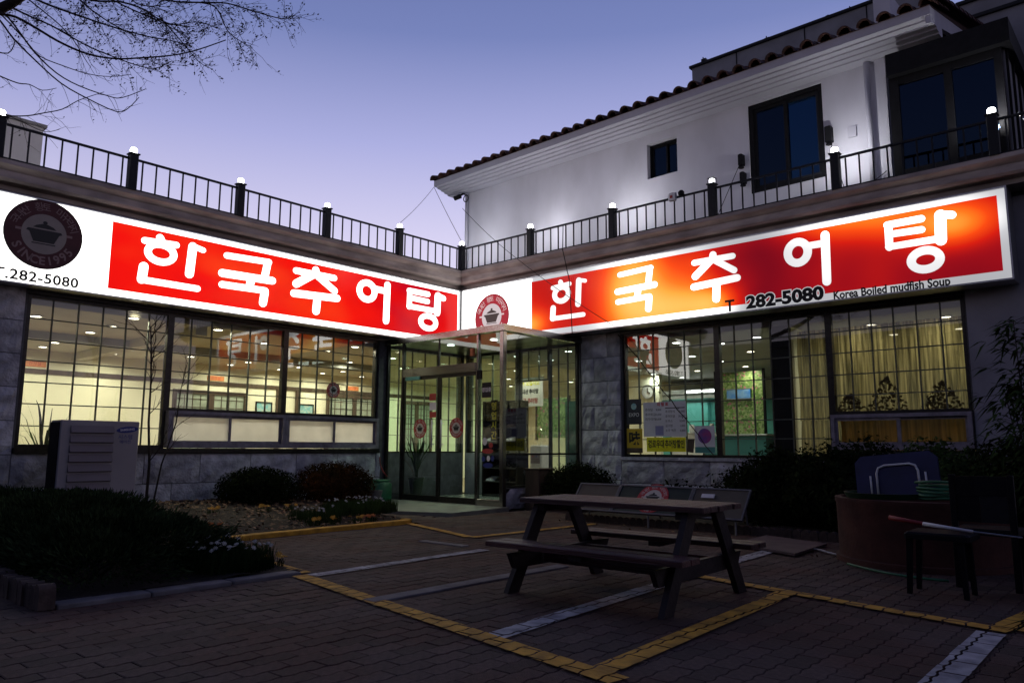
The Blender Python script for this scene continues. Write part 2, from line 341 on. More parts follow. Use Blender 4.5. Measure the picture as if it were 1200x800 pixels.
# --- interlocking pavers: long wavy joints run along Y
PL, PW, AMP = .25, .125, .011
def paver_outline(inset=.003):
    n = 8; pts = []
    for k in range(n+1):
        y = -PL/2+PL*k/n; d = (0, AMP, AMP, 0, 0, AMP, AMP, 0, 0)[k] if k < 9 else 0
        pts.append((d, y))
    left = [(-PW/2+d+inset, max(-PL/2+inset, min(PL/2-inset, y))) for d, y in pts]
    right = [(PW/2+d-inset, max(-PL/2+inset, min(PL/2-inset, y))) for d, y in pts]
    return right+left[::-1]                              # counter-clockwise
PO = paver_outline(.0018); PI_ = paver_outline(.0065)
def paver_geo(dx=0, dy=0, dz=0, tilt=(0,0)):
    n = len(PO); vs = [(x+dx, y+dy, -.03+dz+x*tilt[0]+y*tilt[1]) for x, y in PO]+[(x+dx, y+dy, -.003+dz+x*tilt[0]+y*tilt[1]) for x, y in PO]+[(x+dx, y+dy, dz+x*tilt[0]+y*tilt[1]) for x, y in PI_]
    fs = [(k*n+i, k*n+(i+1)%n, (k+1)*n+(i+1)%n, (k+1)*n+i) for k in (0,1) for i in range(n)]+[tuple(range(2*n,3*n))]
    return vs, fs
def on_bed(x, y):
    if x < 3.95 and -8.35 < y < -4.75: return True
    if x < 6.4 and -10.2 < y < -8.35: return True
    if x < .02 or y > -.02: return True
    if x < 5.45 and -8.6 < y < -8.2: return True
    if y > -2.85 and x > 5.0: return True
    if y > -4.35 and y > -2.75-.55*(x-1)+0 and x < 3.9 and y > -4.4+0*x: return x < 3.6 and y > -3.95
    return False
spots = []
yrow = 0
ix0, ix1 = int(-.2/PW), int(15.4/PW)
for ix in range(ix0, ix1):
    x = ix*PW
    for iy in range(-58, -1):
        y = iy*PL + (PL/2 if ix % 2 else 0)
        if not on_bed(x, y) and not (x > 13.2 and y < -14): spots.append((x, y))
def cam_depth(x, y):
    v = Vector((x, y, 0))-CAM; d = v.dot(fw)
    if d < .5: return None
    px = v.dot(rt)/d*884; py = -v.dot(up)/d*884
    return (d, px, py)
vis = []
for i, (x, y) in enumerate(spots):
    c = cam_depth(x, y)
    if c and abs(c[1]) < 615 and abs(c[2]) < 415: vis.append((c[0], i))
vis.sort(); near = set(i for _, i in vis[:300])
paving = MB()
vs0, fs0 = paver_geo(); pm = MB(); pm.add(vs0, fs0)
pave_mesh = pm.mesh('paver', M['paver'])
bed_base = MB(); bed_base.quad((-.2,-14.4,-.03),(15.4,-14.4,-.03),(15.4,0,-.03),(-.2,0,-.03))
pav = part('pavement', bed_base, M['joint'], kind='structure'); 
for i, (x, y) in enumerate(spots):
    dz = .006*noise.noise(Vector((x*.8, y*.8, 0)))+random.uniform(-.0015,.0015); tl = (random.uniform(-.012,.012), random.uniform(-.008,.008))
    if i in near:
        inst('paver', pave_mesh, Matrix.Translation((x, y, dz)) @ Matrix.Rotation(tl[1], 4, 'X') @ Matrix.Rotation(-tl[0], 4, 'Y'), pav)
    else:
        vs, fs = paver_geo(x, y, dz, tl); paving.add([(a,b,c) for a,b,c in vs], fs)
part('pavers', paving, M['paver'], pav, kind='stuff')

# --- painted lines: paint only on the paver tops, so the joints stay open
def clip(poly, a, b, c):       # keep a*x+b*y<=c
    o = []
    for i in range(len(poly)):
        p, q = poly[i], poly[(i+1) % len(poly)]; dp, dq = a*p[0]+b*p[1]-c, a*q[0]+b*q[1]-c
        if dp <= 0: o.append(p)
        if (dp < 0 < dq) or (dq < 0 < dp): t = dp/(dp-dq); o.append((p[0]+(q[0]-p[0])*t, p[1]+(q[1]-p[1])*t))
    return o
_pz = [0]
def painted(name, x0, y0, x1, y1, w, m, label):
    _pz[0] += 1; zo = .0085+.0007*_pz[0]
    d = Vector((x1-x0, y1-y0)); Ln = d.length; d /= Ln; nn = Vector((-d.y, d.x)); mb = MB()
    for x, y in spots:
        r = Vector((x-x0, y-y0)); s = r.dot(d); q = r.dot(nn)
        if -.3 < s < Ln+.3 and abs(q) < w/2+.2:
            P = [(x+a, y+b) for a, b in PI_]
            wob = .006*noise.noise(Vector((x*9, y*9, 3)))
            for (a, b, c) in ((-d.x, -d.y, -(d.x*x0+d.y*y0)), (d.x, d.y, d.x*x1+d.y*y1), (nn.x, nn.y, nn.x*x0+nn.y*y0+w/2+wob), (-nn.x, -nn.y, -(nn.x*x0+nn.y*y0)+w/2+wob)):
                if len(P) > 2: P = clip(P, a, b, c)
            if len(P) > 2: mb.add([(a, b, zo+.006*noise.noise(Vector((x*.8,y*.8,0)))) for a, b in P], [tuple(range(len(P)))])
    o = part(name, mb, m, kind='structure', label=label)
    return o
painted('white_line', 6.68, -8.35, 6.60, -6.2, .14, M['white_line'], 'short white bay line between the flower beds and the table')
painted('white_line', 9.17, -8.85, 8.78, -3.9, .15, M['white_line'], 'white bay line running under the picnic table')
painted('white_line', 11.22, -6.80, 11.25, -9.2, .15, M['white_line'], 'white line at the bottom right of the yard')
painted('yellow_line', 5.6, -8.19, 6.53, -8.32, .13, M['yellow_line'], 'yellow line stub beside the lower white flowers')
painted('yellow_line', 6.62, -8.42, 10.15, -9.03, .14, M['yellow_line'], 'long yellow line closing the parking bays')
painted('yellow_line', 10.0, -8.98, 9.86, -6.34, .14, M['yellow_line'], 'yellow line beside the right end of the table')
painted('yellow_line', 8.95, -6.17, 11.3, -6.70, .12, M['yellow_line'], 'yellow line running past the terracotta tub')
painted('yellow_line', 3.75, -4.9, 5.72, -5.55, .11, M['yellow_line'], 'yellow line from the flower bed to the yard middle')
painted('yellow_line', 5.78, -5.55, 5.86, -3.2, .11, M['yellow_line'], 'yellow line towards the leaning display board')
painted('yellow_line', 11.28, -6.66, 11.45, -5.4, .20, M['yellow_line'], 'yellow line at the right edge of the yard')
# --- kerbs
k = MB(); k.bbox((7.79,-8.68,-.03),(7.93,-6.5,.012),.006); part('grey_kerb', k, M['kerb_grey'], kind='structure', label='flush grey kerb strip in the paving')
k = MB(); k.bbox((5.55,-6.2,-.03),(6.25,-6.08,.012),.006); part('grey_kerb', k, M['kerb_grey'], kind='structure', label='short grey kerb strip near the yellow line')
k = MB(); kb = thing('yellow_kerb', 'low yellow painted kerb along the flower bed', 'kerb', (3.9,-6.5,0))
yy = -8.2
while yy < -4.85:
    L_ = min(.82, -4.8-yy); o = MB(); ang = .02 if yy > -6 else 0
    x = 3.98-.04*((yy+8.2)) - (.16 if yy > -5.4 else 0)*((yy+5.4))
    o.bbox((x-.07,yy,-.03),(x+.07,yy+L_-.012,.055),.008); part('kerbstone', o, M['yellow_line'], kb); yy += .82
kb = thing('bed_kerb', 'grey kerb edging the near side of the juniper bed', 'kerb', (6.5,-9.3,0))
yy = -10.2
while yy < -8.4:
    o = MB(); o.bbox((6.42,yy,-.03),(6.58,yy+.60,.03),.008); part('kerbstone', o, M['kerb_grey'], kb); yy += .612
eb = thing('brick_edging', 'scalloped brick edging along the juniper bed at lower left', 'edging', (4,-10.27,0))
bm_ = MB(); n_ = 8; prof = [(-.050,0)]+[(.050*math.cos(pi-pi*j/n_), .115+.045*math.sin(pi*j/n_)) for j in range(n_+1)]+[(.050,0)]
vsA = [(x, -.05, z) for x, z in prof]+[(x, .05, z) for x, z in prof]; nA = len(prof)
bm_.add(vsA, [tuple(range(nA)), tuple(range(2*nA-1, nA-1, -1))]+[(i, nA+i, nA+(i+1)%nA, (i+1)%nA) for i in range(nA)])
bme = bm_.mesh('brick', M['brick'])
for i in range(80): inst('brick', bme, Matrix.Translation((-1.6+.103*i, -10.27+random.uniform(-.008,.008), .0+random.uniform(-.01,.01))) @ Matrix.Rotation(random.uniform(-.06,.06), 4, 'Z'), eb)
hb = thing('hedge_edging', 'low brick edging in front of the right hand hedge', 'edging', (7,-2.9,0))
for i in range(60): inst('brick', bme, Matrix.Translation((5.2+.103*i, -2.92+random.uniform(-.006,.006), -.05)), hb)
# --- beds
def bed(name, x0, x1, y0, y1, zf, label):
    mb = MB(); nx, ny = max(2, int((x1-x0)/.12)), max(2, int((y1-y0)/.12)); vs = []
    for i in range(nx+1):
        for j in range(ny+1):
            x, y = x0+(x1-x0)*i/nx, y0+(y1-y0)*j/ny
            vs.append((x, y, zf(x, y)+.03*noise.noise(Vector((x*3,y*3,1)))+.012*noise.noise(Vector((x*11,y*11,2)))))
    mb.add(vs, [(i*(ny+1)+j, (i+1)*(ny+1)+j, (i+1)*(ny+1)+j+1, i*(ny+1)+j+1) for i in range(nx) for j in range(ny)])
    return part(name, mb, M['soil'], kind='structure', smooth=True, label=label)
bedz1 = lambda x, y: .20 - .17*max(0, min(1, (x-1.2)/2.6))
bedz2 = lambda x, y: .16 - .13*max(0, min(1, (x-3)/3.3))
bed('planting_bed', .0, 3.93, -8.4, -4.75, bedz1, 'leaf strewn flower bed under the left windows')
bed('planting_bed', .0, 6.44, -10.22, -8.35, bedz2, 'bed of the low junipers at left')
bed('planting_bed', 5.0, 13, -2.87, 0, lambda x, y: .05, 'bed under the right windows')
# --- landing
ld = thing('entrance_landing', 'grey granite landing in front of the glass porch', 'landing', (2,-3.2,0)); 
P0 = [(-.0,-2.22),(-.0,-3.9),(1.9,-4.35),(3.50,-3.70),(3.36,-2.22)]
o = MB(); o.prism(P0, -.03, .05); part('slab', o, M['landing'], ld)
# leaf litter
def leafq(mb, c, s, nrm=None, asp=.5, fold=False):
    a = Vector((random.gauss(0,1), random.gauss(0,1), random.gauss(0,1))).normalized() if nrm is None else (Vector(nrm)+Vector((random.gauss(0,.3),random.gauss(0,.3),random.gauss(0,.3)))).normalized()
    b = a.orthogonal().normalized(); b.rotate(Matrix.Rotation(random.uniform(0, 2*pi), 3, a)); d = a.cross(b)
    c = Vector(c); mb.add([c-b*s, c+d*s*asp*.8, c+b*s, c-d*s*asp*.8], [(0,1,2,3)])
mb = MB()
for _ in range(1500):
    x, y = random.uniform(.4, 3.8), random.uniform(-8.2, -4.9); leafq(mb, (x, y, bedz1(x, y)+.025+random.random()*.02), random.uniform(.018,.045), (0,0,1), .7)
for _ in range(220):
    x, y = random.uniform(5.0, 11.0), random.uniform(-4.4, -2.6); leafq(mb, (x, y, .012), random.uniform(.015,.03), (0,0,1), .7)
part('leaf_litter', mb, M['leaf_litter'], kind='stuff', label='dry leaves scattered over the flower bed and paving')

# ================================================================ RESTAURANT SHELL
def walled(mb, u0, u1, v0, v1, t, holes, F):
    """wall with its outer face at w=0 and thickness t behind, with rectangular openings"""
    us = sorted(set([u0,u1]+[h[0] for h in holes]+[h[1] for h in holes])); vs = sorted(set([v0,v1]+[h[2] for h in holes]+[h[3] for h in holes]))
    us = [u for u in us if u0 <= u <= u1]; vs = [v for v in vs if v0 <= v <= v1]
    solid = lambda i, j: 0 <= i < len(us)-1 and 0 <= j < len(vs)-1 and not any(h[0]-1e-6 <= us[i] and us[i+1] <= h[1]+1e-6 and h[2]-1e-6 <= vs[j] and vs[j+1] <= h[3]+1e-6 for h in holes)
    old = mb.T; mb.T = F
    for i in range(len(us)-1):
        for j in range(len(vs)-1):
            if not solid(i, j): continue
            a, b, c, d = us[i], us[i+1], vs[j], vs[j+1]
            mb.quad((a,c,0),(b,c,0),(b,d,0),(a,d,0)); mb.quad((a,c,-t),(a,d,-t),(b,d,-t),(b,c,-t))
            if not solid(i-1, j): mb.quad((a,c,0),(a,d,0),(a,d,-t),(a,c,-t))
            if not solid(i+1, j): mb.quad((b,c,0),(b,c,-t),(b,d,-t),(b,d,0))
            if not solid(i, j-1): mb.quad((a,c,0),(a,c,-t),(b,c,-t),(b,c,0))
            if not solid(i, j+1): mb.quad((a,d,0),(b,d,0),(b,d,-t),(a,d,-t))
    mb.T = old
R = thing('restaurant_building', 'single storey L shaped restaurant with rock faced stone walls and lit windows', 'restaurant', (0,0,0))
TOP = 4.90
w = MB(); walled(w, -10.6, -.0, 0, TOP, .22, [(-8.75,-2.43,1.03,3.22),(-2.2,-.03,.95,3.12)], at_frame(LF,0,0,-.03))
wl = part('front_wall', w, M['stone_core'], R, label='long wall under the left sign')
w = MB(); walled(w, -.0, 13.0, 0, TOP, .22, [(.03,1.5,.06,3.12),(1.52,3.1,.06,3.12),(4.22,8.05,.90,3.22),(8.05,9.97,1.04,3.22)], at_frame(RF,0,0,-.03))
wr = part('front_wall', w, M['stone_core'], R, label='long wall under the right sign')
w = MB(); w.box((-6.7,-10.6,0),(-.03,-10.4,TOP)); w.box((-6.7,-10.4,0),(-6.45,11,TOP)); w.box((-6.45,10.8,0),(13,11,TOP)); w.box((12.8,0,0),(13,10.8,TOP))
part('outer_wall', w, M['wall_grey'], R, label='grey rear and end walls')
w = MB(); w.prism([(-6.4,-10.35),(-.3,-10.35),(-.3,.3),(12.7,.3),(12.7,10.7),(-6.4,10.7)], 3.4, 4.86); part('roof_slab', w, M['concrete'], R)
# stone blocks
def rock(w, h, seed):
    rnd = random.Random(seed); nx, ny = 6, 4; mb = MB(); g_ = .006; vs = []
    for j in range(ny+1):
        for i in range(nx+1):
            x, y = -w/2+g_+(w-2*g_)*i/nx, -h/2+g_+(h-2*g_)*j/ny
            edge = i in (0,nx) or j in (0,ny)
            vs.append((x, y, .0 if edge else .026+rnd.uniform(-.016,.026)))
    fs = [(j*(nx+1)+i, j*(nx+1)+i+1, (j+1)*(nx+1)+i+1, (j+1)*(nx+1)+i) for j in range(ny) for i in range(nx)]
    mb.add(vs, fs); x, y = w/2-g_, h/2-g_
    mb.add([(-x,-y,0),(x,-y,0),(x,y,0),(-x,y,0),(-x,-y,-.03),(x,-y,-.03),(x,y,-.03),(-x,y,-.03)], [(0,4,5,1),(1,5,6,2),(2,6,7,3),(3,7,4,0)])
    return mb.mesh('stone', M['granite'], fix=False)
_rk = {}
def stones(F, u0, u1, v0, v1, h, L, parent, off=0, w=0.0):
    rows = max(1, round((v1-v0)/h)); hh = (v1-v0)/rows
    for r in range(rows):
        u = u0 - (L*.5 if (r+off) % 2 else 0)
        while u < u1-1e-3:
            a, b = max(u, u0), min(u+L, u1); u += L
            if b-a < .06: continue
            key = (round(b-a,3), round(hh,3), random.randint(0,3))
            if key not in _rk: _rk[key] = rock(key[0], key[1], hash(key[:2])+key[2])
            o = inst('stone', _rk[key], at_frame(F, (a+b)/2, v0+hh*(r+.5), w), parent)
            for p in o.data.polygons: pass
stones(LF, -10.55, -8.78, 0, 3.28, .468, .90, wl)
stones(LF, -8.78, -2.36, 0, .95, .475, .90, wl, 1)
stones(RF, 3.27, 4.19, 0, 3.27, .467, .62, wr)
stones(RF, 4.19, 9.98, 0, .84, .42, .90, wr, 1)
# right end: smooth grey render
w = MB(RF); w.box((9.99,0,-.02),(12.98,4.5,.0)); part('render_panel', w, M['wall_grey'], wr)
w = MB(RF); w.box((4.19,.843,-.02),(9.98,.9,.05)); part('window_sill', w, M['granite'], wr)
w = MB(LF); w.box((-8.77,.953,-.02),(-2.42,1.03,.05)); part('window_sill', w, M['bronze'], wl)
w = MB(LF); w.box((-8.78,3.22,-.02),(-.02,3.9,.0)); part('lintel', w, M['bronze'], wl)
w = MB(RF); w.box((4.19,3.22,-.02),(9.98,3.9,.0)); w.box((.02,3.24,-.02),(3.10,3.9,.0)); part('lintel', w, M['bronze'], wr)
# ---- windows
def window(name, F, u0, u1, v0, v1, us, vs, parent, w=-.10, gl='glass', fr=.05, ft=.07, tilt=.0012, mm=.0075, mat_fr='bronze', mat_mu='muntin', label=None):
    mb = MB(F); b = fr
    mb.box((u0,v0,w-ft),(u0+b,v1,w+.03)); mb.box((u1-b,v0,w-ft),(u1,v1,w+.03)); mb.box((u0+b,v0,w-ft),(u1-b,v0+b,w+.03)); mb.box((u0+b,v1-b,w-ft),(u1-b,v1,w+.03))
    wn = part(name, mb, M[mat_fr], parent, label=label)
    for u in us: o = MB(F); o.box((u-mm,v0+b,w-.03),(u+mm,v1-b,w+.012)); part('muntin', o, M[mat_mu], wn)
    for v in vs: o = MB(F); o.box((u0+b,v-mm,w-.028),(u1-b,v+mm,w+.009)); part('muntin', o, M[mat_mu], wn)
    U = [u0+b]+list(us)+[u1-b]; V = [v0+b]+list(vs)+[v1-b]; cache = {}
    for i in range(len(U)-1):
        for j in range(len(V)-1):
            a, c, d, e = U[i], U[i+1], V[j], V[j+1]; key = (round(c-a,3), round(e-d,3))
            if key not in cache:
                q = MB(); x, y = (c-a)/2-.004, (e-d)/2-.004; q.box((-x,-y,-.004),(x,y,.004)); cache[key] = q.mesh('pane', M[gl])
            inst('pane', cache[key], at_frame(F, (a+c)/2, (d+e)/2, w-.012) @ Matrix.Rotation(random.uniform(-tilt,tilt),4,'X') @ Matrix.Rotation(random.uniform(-tilt,tilt),4,'Y'), wn)
    return wn
lin = lambda a, b, n: [a+(b-a)*i/n for i in range(1, n)]
ROWS = [1.34,1.65,1.96,2.27,2.57,2.88]
window('window', LF, -8.74,-6.67,1.03,3.22, lin(-8.74,-6.67,6), ROWS, wl, label='leftmost window, cream room behind')
window('window', LF, -6.67,-4.55,1.63,3.22, lin(-6.67,-4.55,6), [1.96,2.27,2.57,2.88], wl)
window('window', LF, -4.55,-2.44,1.63,3.22, lin(-4.55,-2.44,6), [1.96,2.27,2.57,2.88], wl)
def slider(F, u0, u1, v0, v1, parent, gl, frm, w=.02, label=None):
    mb = MB(F); b = .055; mb.box((u0,v0,w-.12),(u0+b,v1,w+.02)); mb.box((u1-b,v0,w-.12),(u1,v1,w+.02)); mb.box((u0+b,v0,w-.12),(u1-b,v0+b*1.4,w+.02)); mb.box((u0+b,v1-b,w-.12),(u1-b,v1,w+.02))
    wn = part('sliding_window', mb, M[frm], parent, label=label); mid = (u0+u1)/2
    for k, (a, c) in enumerate(((u0+b, mid+.03), (mid-.03, u1-b))):
        ww = w-.01-.04*k; s = MB(F); q = .04
        s.box((a,v0+b*1.4,ww-.03),(a+q,v1-b,ww)); s.box((c-q,v0+b*1.4,ww-.03),(c,v1-b,ww)); s.box((a+q,v0+b*1.4,ww-.03),(c-q,v0+b*1.4+q,ww)); s.box((a+q,v1-b-q,ww-.03),(c-q,v1-b,ww))
        part('sash', s, M[frm], wn); p = MB(F); p.box((a+q,v0+b*1.4+q,ww-.018),(c-q,v1-b-q,ww-.012)); part('pane', p, M[gl], wn)
    return wn
M['frame_mauve'] = mat('plastic_covered_frame', (.22,.20,.25), .45, 9, .3, .4, 14)
slider(LF, -6.66,-4.55,1.035,1.63, wl, 'film', 'frame_mauve', label='frosted sliding window, left pair')
slider(LF, -4.545,-2.44,1.035,1.63, wl, 'film', 'frame_mauve', label='frosted sliding window, right pair')
window('window', RF, 4.22,6.15,.90,3.22, lin(4.22,6.15,6), [1.22]+[1.53,1.87,2.20,2.54,2.88], wr, label='window with the menu sheets')
window('window', RF, 6.15,8.06,.90,3.22, lin(6.15,8.06,6), [1.22]+[1.53,1.87,2.20,2.54,2.88], wr)
window('window', RF, 8.06,9.96,1.58,3.22, lin(8.06,9.96,6), [1.88,2.20,2.54,2.88], wr, label='curtained window')
slider(RF, 8.06,9.96,1.045,1.58, wr, 'glass', 'frame_mauve', label='low sliding window under the curtained window')
# inner grid windows between the porch and the dining room
window('window', LF, -2.2,-.03,.95,3.12, lin(-2.2,-.03,6), [1.31,1.67,2.03,2.40,2.76], wl, label='grid window inside the porch', gl='glass_green', fr=.028, mm=.005)
window('window', RF, .03,1.5,.95,3.12, lin(.03,1.5,4), [1.31,1.67,2.03,2.40,2.76], wr, gl='glass_green', fr=.028, mm=.005)
window('window', RF, 1.52,2.38,2.45,3.12, [1.81,2.1], [2.76], wr, gl='glass_green', fr=.028, mm=.005)
window('window', RF, 2.38,3.1,.5,3.12, [2.62,2.86], [.9,1.31,1.67,2.03,2.40,2.76], wr, gl='glass_green', fr=.028, mm=.005)
w = MB(RF); w.box((.03,.06,-.2),(1.5,.945,-.02)); w.box((2.38,.06,-.2),(3.1,.497,-.02)); part('dado_panel', w, M['wall_grey'], wr)

# ---- cornice
prof = [(-.02,4.90),(.62,4.93),(.62,4.87),(.575,4.835),(.53,4.80),(.53,4.70),(.50,4.665),(.36,4.64),(.36,4.575),(.05,4.565),(-.02,4.565)]
def sweep(mat_, name, parent, F, ends, dd, lbl):
    mb = MB(); n = len(prof); vs = []
    for (ua, ub) in ends:
        pass
    A = [F @ Vector((ends[0](d), z, d-dd)) for d, z in prof]; B = [F @ Vector((ends[1](d), z, d-dd)) for d, z in prof]
    mb.add(A+B, [tuple(range(n-1,-1,-1)), tuple(range(n,2*n))]+[(i,(i+1)%n,n+(i+1)%n,n+i) for i in range(n)])
    return part(name, mb, mat_, parent, label=lbl)
cw = -10.62
sw = MB(); n = len(prof)
def cor(F, e0, e1, dd, lbl):
    mb = MB(); A = [F @ Vector((e0(d), z, d-dd)) for d, z in prof]; B = [F @ Vector((e1(d), z, d-dd)) for d, z in prof]
    mb.add(A+B, [tuple(range(n-1,-1,-1)), tuple(range(n,2*n))]+[(i,(i+1)%n,n+(i+1)%n,n+i) for i in range(n)]); return part('cornice', mb, M['cornice'], R, label=lbl)
cor(LF, lambda d: -10.7, lambda d: -d, .15, 'cornice over the left sign')
cor(RF, lambda d: d-.15, lambda d: 13.1, 0, 'cornice over the right sign')

# ================================================================ INTERIOR
I = MB(); I.box((-6.4,-10.35,-.02),(-.26,.28,.06)); I.box((-6.4,.28,-.02),(12.6,10.7,.06)); part('interior_floor', I, M['floor_in'], R)
I = MB(); I.box((-6.35,-10.35,3.10),(-.26,.30,3.18)); I.box((-6.35,.30,3.10),(0.2,10.7,3.18)); part('ceiling', I, M['ceil'], R)
I = MB(); I.box((.2,.30,3.10),(12.6,10.7,3.185)); part('ceiling', I, M['ceil_grey'], R, label='grey ceiling of the right wing')
I = MB(); I.box((-6.4,-10.3,.06),(-6.2,10.6,3.10)); I.box((-6.2,-10.3,.06),(-.26,-10.1,3.10)); bwall = part('back_wall', I, M['cream'], R)
I = MB(); I.box((-6.2,9.2,.06),(12.6,9.4,3.10)); bw2 = part('kitchen_wall', I, M['cream'], R)
I = MB(); I.box((7.15,.3,.06),(7.30,4.2,3.10)); I.box((7.30,4.0,.06),(12.4,4.2,3.10)); I.box((10.4,.3,.06),(10.55,4.0,3.10)); part('partition_wall', I, M['cream'], R)
downlight_porch = True
I = MB(); I.box((7.02,-.0+.28,.06),(7.34,.40,3.10)); part('partition_end', I, M['black'], R)
# wooden rail and door sets on the back wall (x = -6.2 face)
I = MB(); I.box((-3.35,-9.9,2.96),(-3.05,.2,3.099)); part('ceiling_beam', I, M['ceil_grey'], R)
I = MB(); I.box((-6.15,-6.15,2.94),(-.3,-5.95,3.098)); part('ceiling_beam', I, M['ceil'], R)
BF = at_frame(LF, 0, 0, -6.195)
I = MB(BF); I.box((-10,2.60,0),(4.5,2.70,.03)); part('wall_rail', I, M['door_wood'], bwall)
def lattice_door(u0, u1, v1, v0=.06):
    mb = MB(BF); mb.box((u0,v0,0),(u0+.09,v1,.06)); mb.box((u1-.09,v0,0),(u1,v1,.06)); mb.box((u0+.09,v1-.09,0),(u1-.09,v1,.06)); mid = (u0+u1)/2; mb.box((mid-.07,v0,0),(mid+.07,v1-.09,.055))
    d = part('lattice_door', mb, M['door_wood'], bwall)
    for a, c in ((u0+.09, mid-.07), (mid+.07, u1-.09)):
        p = MB(BF); p.box((a,v0,.005),(c,v1-.09,.02)); part('pane', p, M['frost'], d)
        q = MB(BF)
        for t in (.25,.5,.75): q.box((a+(c-a)*t-.008,v0+.9,.02),(a+(c-a)*t+.008,v1-.12,.032))
        for t in (v1-.22, v1-.42, v1-.70, v1-.86): q.box((a+.02,t-.008,.021),(c-.02,t+.008,.033))
        part('lattice', q, M['door_wood'], d)
lattice_door(-3.85,-1.9,2.45); lattice_door(.55,2.5,2.58); lattice_door(-9.3,-7.4,2.4); lattice_door(3.3,4.6,2.5)
I = MB(BF); I.box((-1.05,.06,0),(-.93,2.6,.05)); I.box((-.45,.06,0),(-.36,2.6,.05)); part('pilaster', I, M['door_wood'], bwall)
for u, v, lab in ((-2.78,2.78,'orange room plate above the left lattice door'),(1.45,2.78,'orange room plate above the right lattice door'),(-6.85,2.80,'orange room plate seen in the leftmost window')):
    t = thing('room_plate', lab, 'sign', tuple(BF @ Vector((u,v,0)))); o = MB(BF); o.bbox((u-.22,v-.06,.0),(u+.22,v+.06,.02),.004); part('plate', o, M['label_orange'], t)
    o = MB(BF); put_text(o, '건강실', u, v, .0225, .09, .001, mi=0); part('lettering', o, M['red_ink'], t)
for u, v, lab in ((-1.40,2.08,'framed print beside the left lattice door'),(-.1,2.08,'framed blue print between the lattice doors')):
    t = thing('picture_frame', lab, 'picture', tuple(BF @ Vector((u,v,0)))); o = MB(BF); b = .03
    for a in ((u-.24,v-.17,u-.24+b,v+.17),(u+.24-b,v-.17,u+.24,v+.17),(u-.24+b,v-.17,u+.24-b,v-.17+b),(u-.24+b,v+.17-b,u+.24-b,v+.17)): o.box((a[0],a[1],.0),(a[2],a[3],.03))
    part('frame', o, M['black'], t); o = MB(BF); o.box((u-.21,v-.14,.005),(u+.21,v+.14,.012)); part('print', o, M['picture'], t)
# downlights
M['lamp_glow'] = emit('downlight_glow', (1,.90,.68), 14)
M['lamp_glow_cool'] = emit('downlight_glow_cool', (.95,1,.92), 14)
def downlight(x, y, warm, pw, lab, z=3.098):
    t = thing('downlight', lab, 'ceiling light', (x,y,z), 'round downlights in the dining room ceilings')
    o = MB(); o.lathe([(.10,0),(.10,-.018),(.078,-.018),(.078,0)], (x,y,z), 16, cap=False); part('trim_ring', o, M['alu'], t)
    o = MB(); o.lathe([(.077,-.004),(.077,-.010)], (x,y,z), 16); part('lens', o, M['lamp_glow' if warm else 'lamp_glow_cool'], t)
    ld_ = bpy.data.lights.new('downlight_lamp','AREA'); ld_.shape = 'DISK'; ld_.size = .15; ld_.energy = pw; ld_.color = (1,.94,.68) if warm else (.92,1,.84); ld_.spread = radians(165)
    l = bpy.data.objects.new('downlight_lamp', ld_); COL.objects.link(l); l.parent = t; l.location = (0,0,-.03)
HZ = 3.10
def sh(x, y):   # lights were located on a 3.10 m ceiling; slide them along the sight line to the real height
    k = (HZ-1.05)/(3.10-1.05); return CAM.x+(x-CAM.x)*k, CAM.y+(y-CAM.y)*k
LL = [(-1.28,-8.28),(-2.46,-7.07),(-1.43,-7.08),(-.29,-7.18),(-3.41,-7.05),(-5.37,-6.96),(-4.45,-7.02),(-5.46,-5.55),(-4.56,-5.56),(-1.37,-5.68),(-.39,-5.71),(-4.66,-4.17),(-5.57,-2.73),(-4.69,-2.74),(-1.36,-4.25),(-5.63,-1.31),(-4.76,-1.28),(-1.43,-2.74),(-3.85,-1.17),(-4.8,.1),(-5.63,.02),(-5.6,1.33),(-2.79,-1.15),(-.4,-2.77),(-1.37,-.99)]+[(-5.2,2.9),(-3.8,2.9),(-2.4,2.9),(-1.0,2.9),(-4.5,4.6),(-2.8,4.6),(-1.2,4.6),(-4.5,6.6),(-2.0,6.6),(-1.4,1.3),(-2.9,.6)]  # second list is added lamps, brightening the rooms behind the porch glass
HZ = 3.10
for i, (x, y) in enumerate(LL): downlight(x, y, True, 15.0 if y < 2.5 else 22.0, 'round warm downlight in the dining room ceiling')
RL = [(4.08,3.05),(4.11,4.37),(5.51,1.55),(5.42,3.1),(4.07,5.79),(2.68,7.5),(2.65,5.97),(1.28,6.04),(1.38,7.43),(.22,7.18),(2.7,3.05),(1.2,1.6)]
for x, y in RL+[(1.1,.55),(2.5,.6),(4.9,.9),(6.4,1.2)]: downlight(x, y, (x, y) in ((5.42,3.1),(2.65,5.97),(4.07,5.79)), 8.0, 'round downlight in the grey ceiling of the right wing')  # first two appended lamps are added to brighten the banner
for x, y in [(8.42,1.07),(8.39,2.45),(9.52,1.04),(9.43,2.45)]: downlight(x, y, True, 6.0, 'round warm downlight in the curtained room')
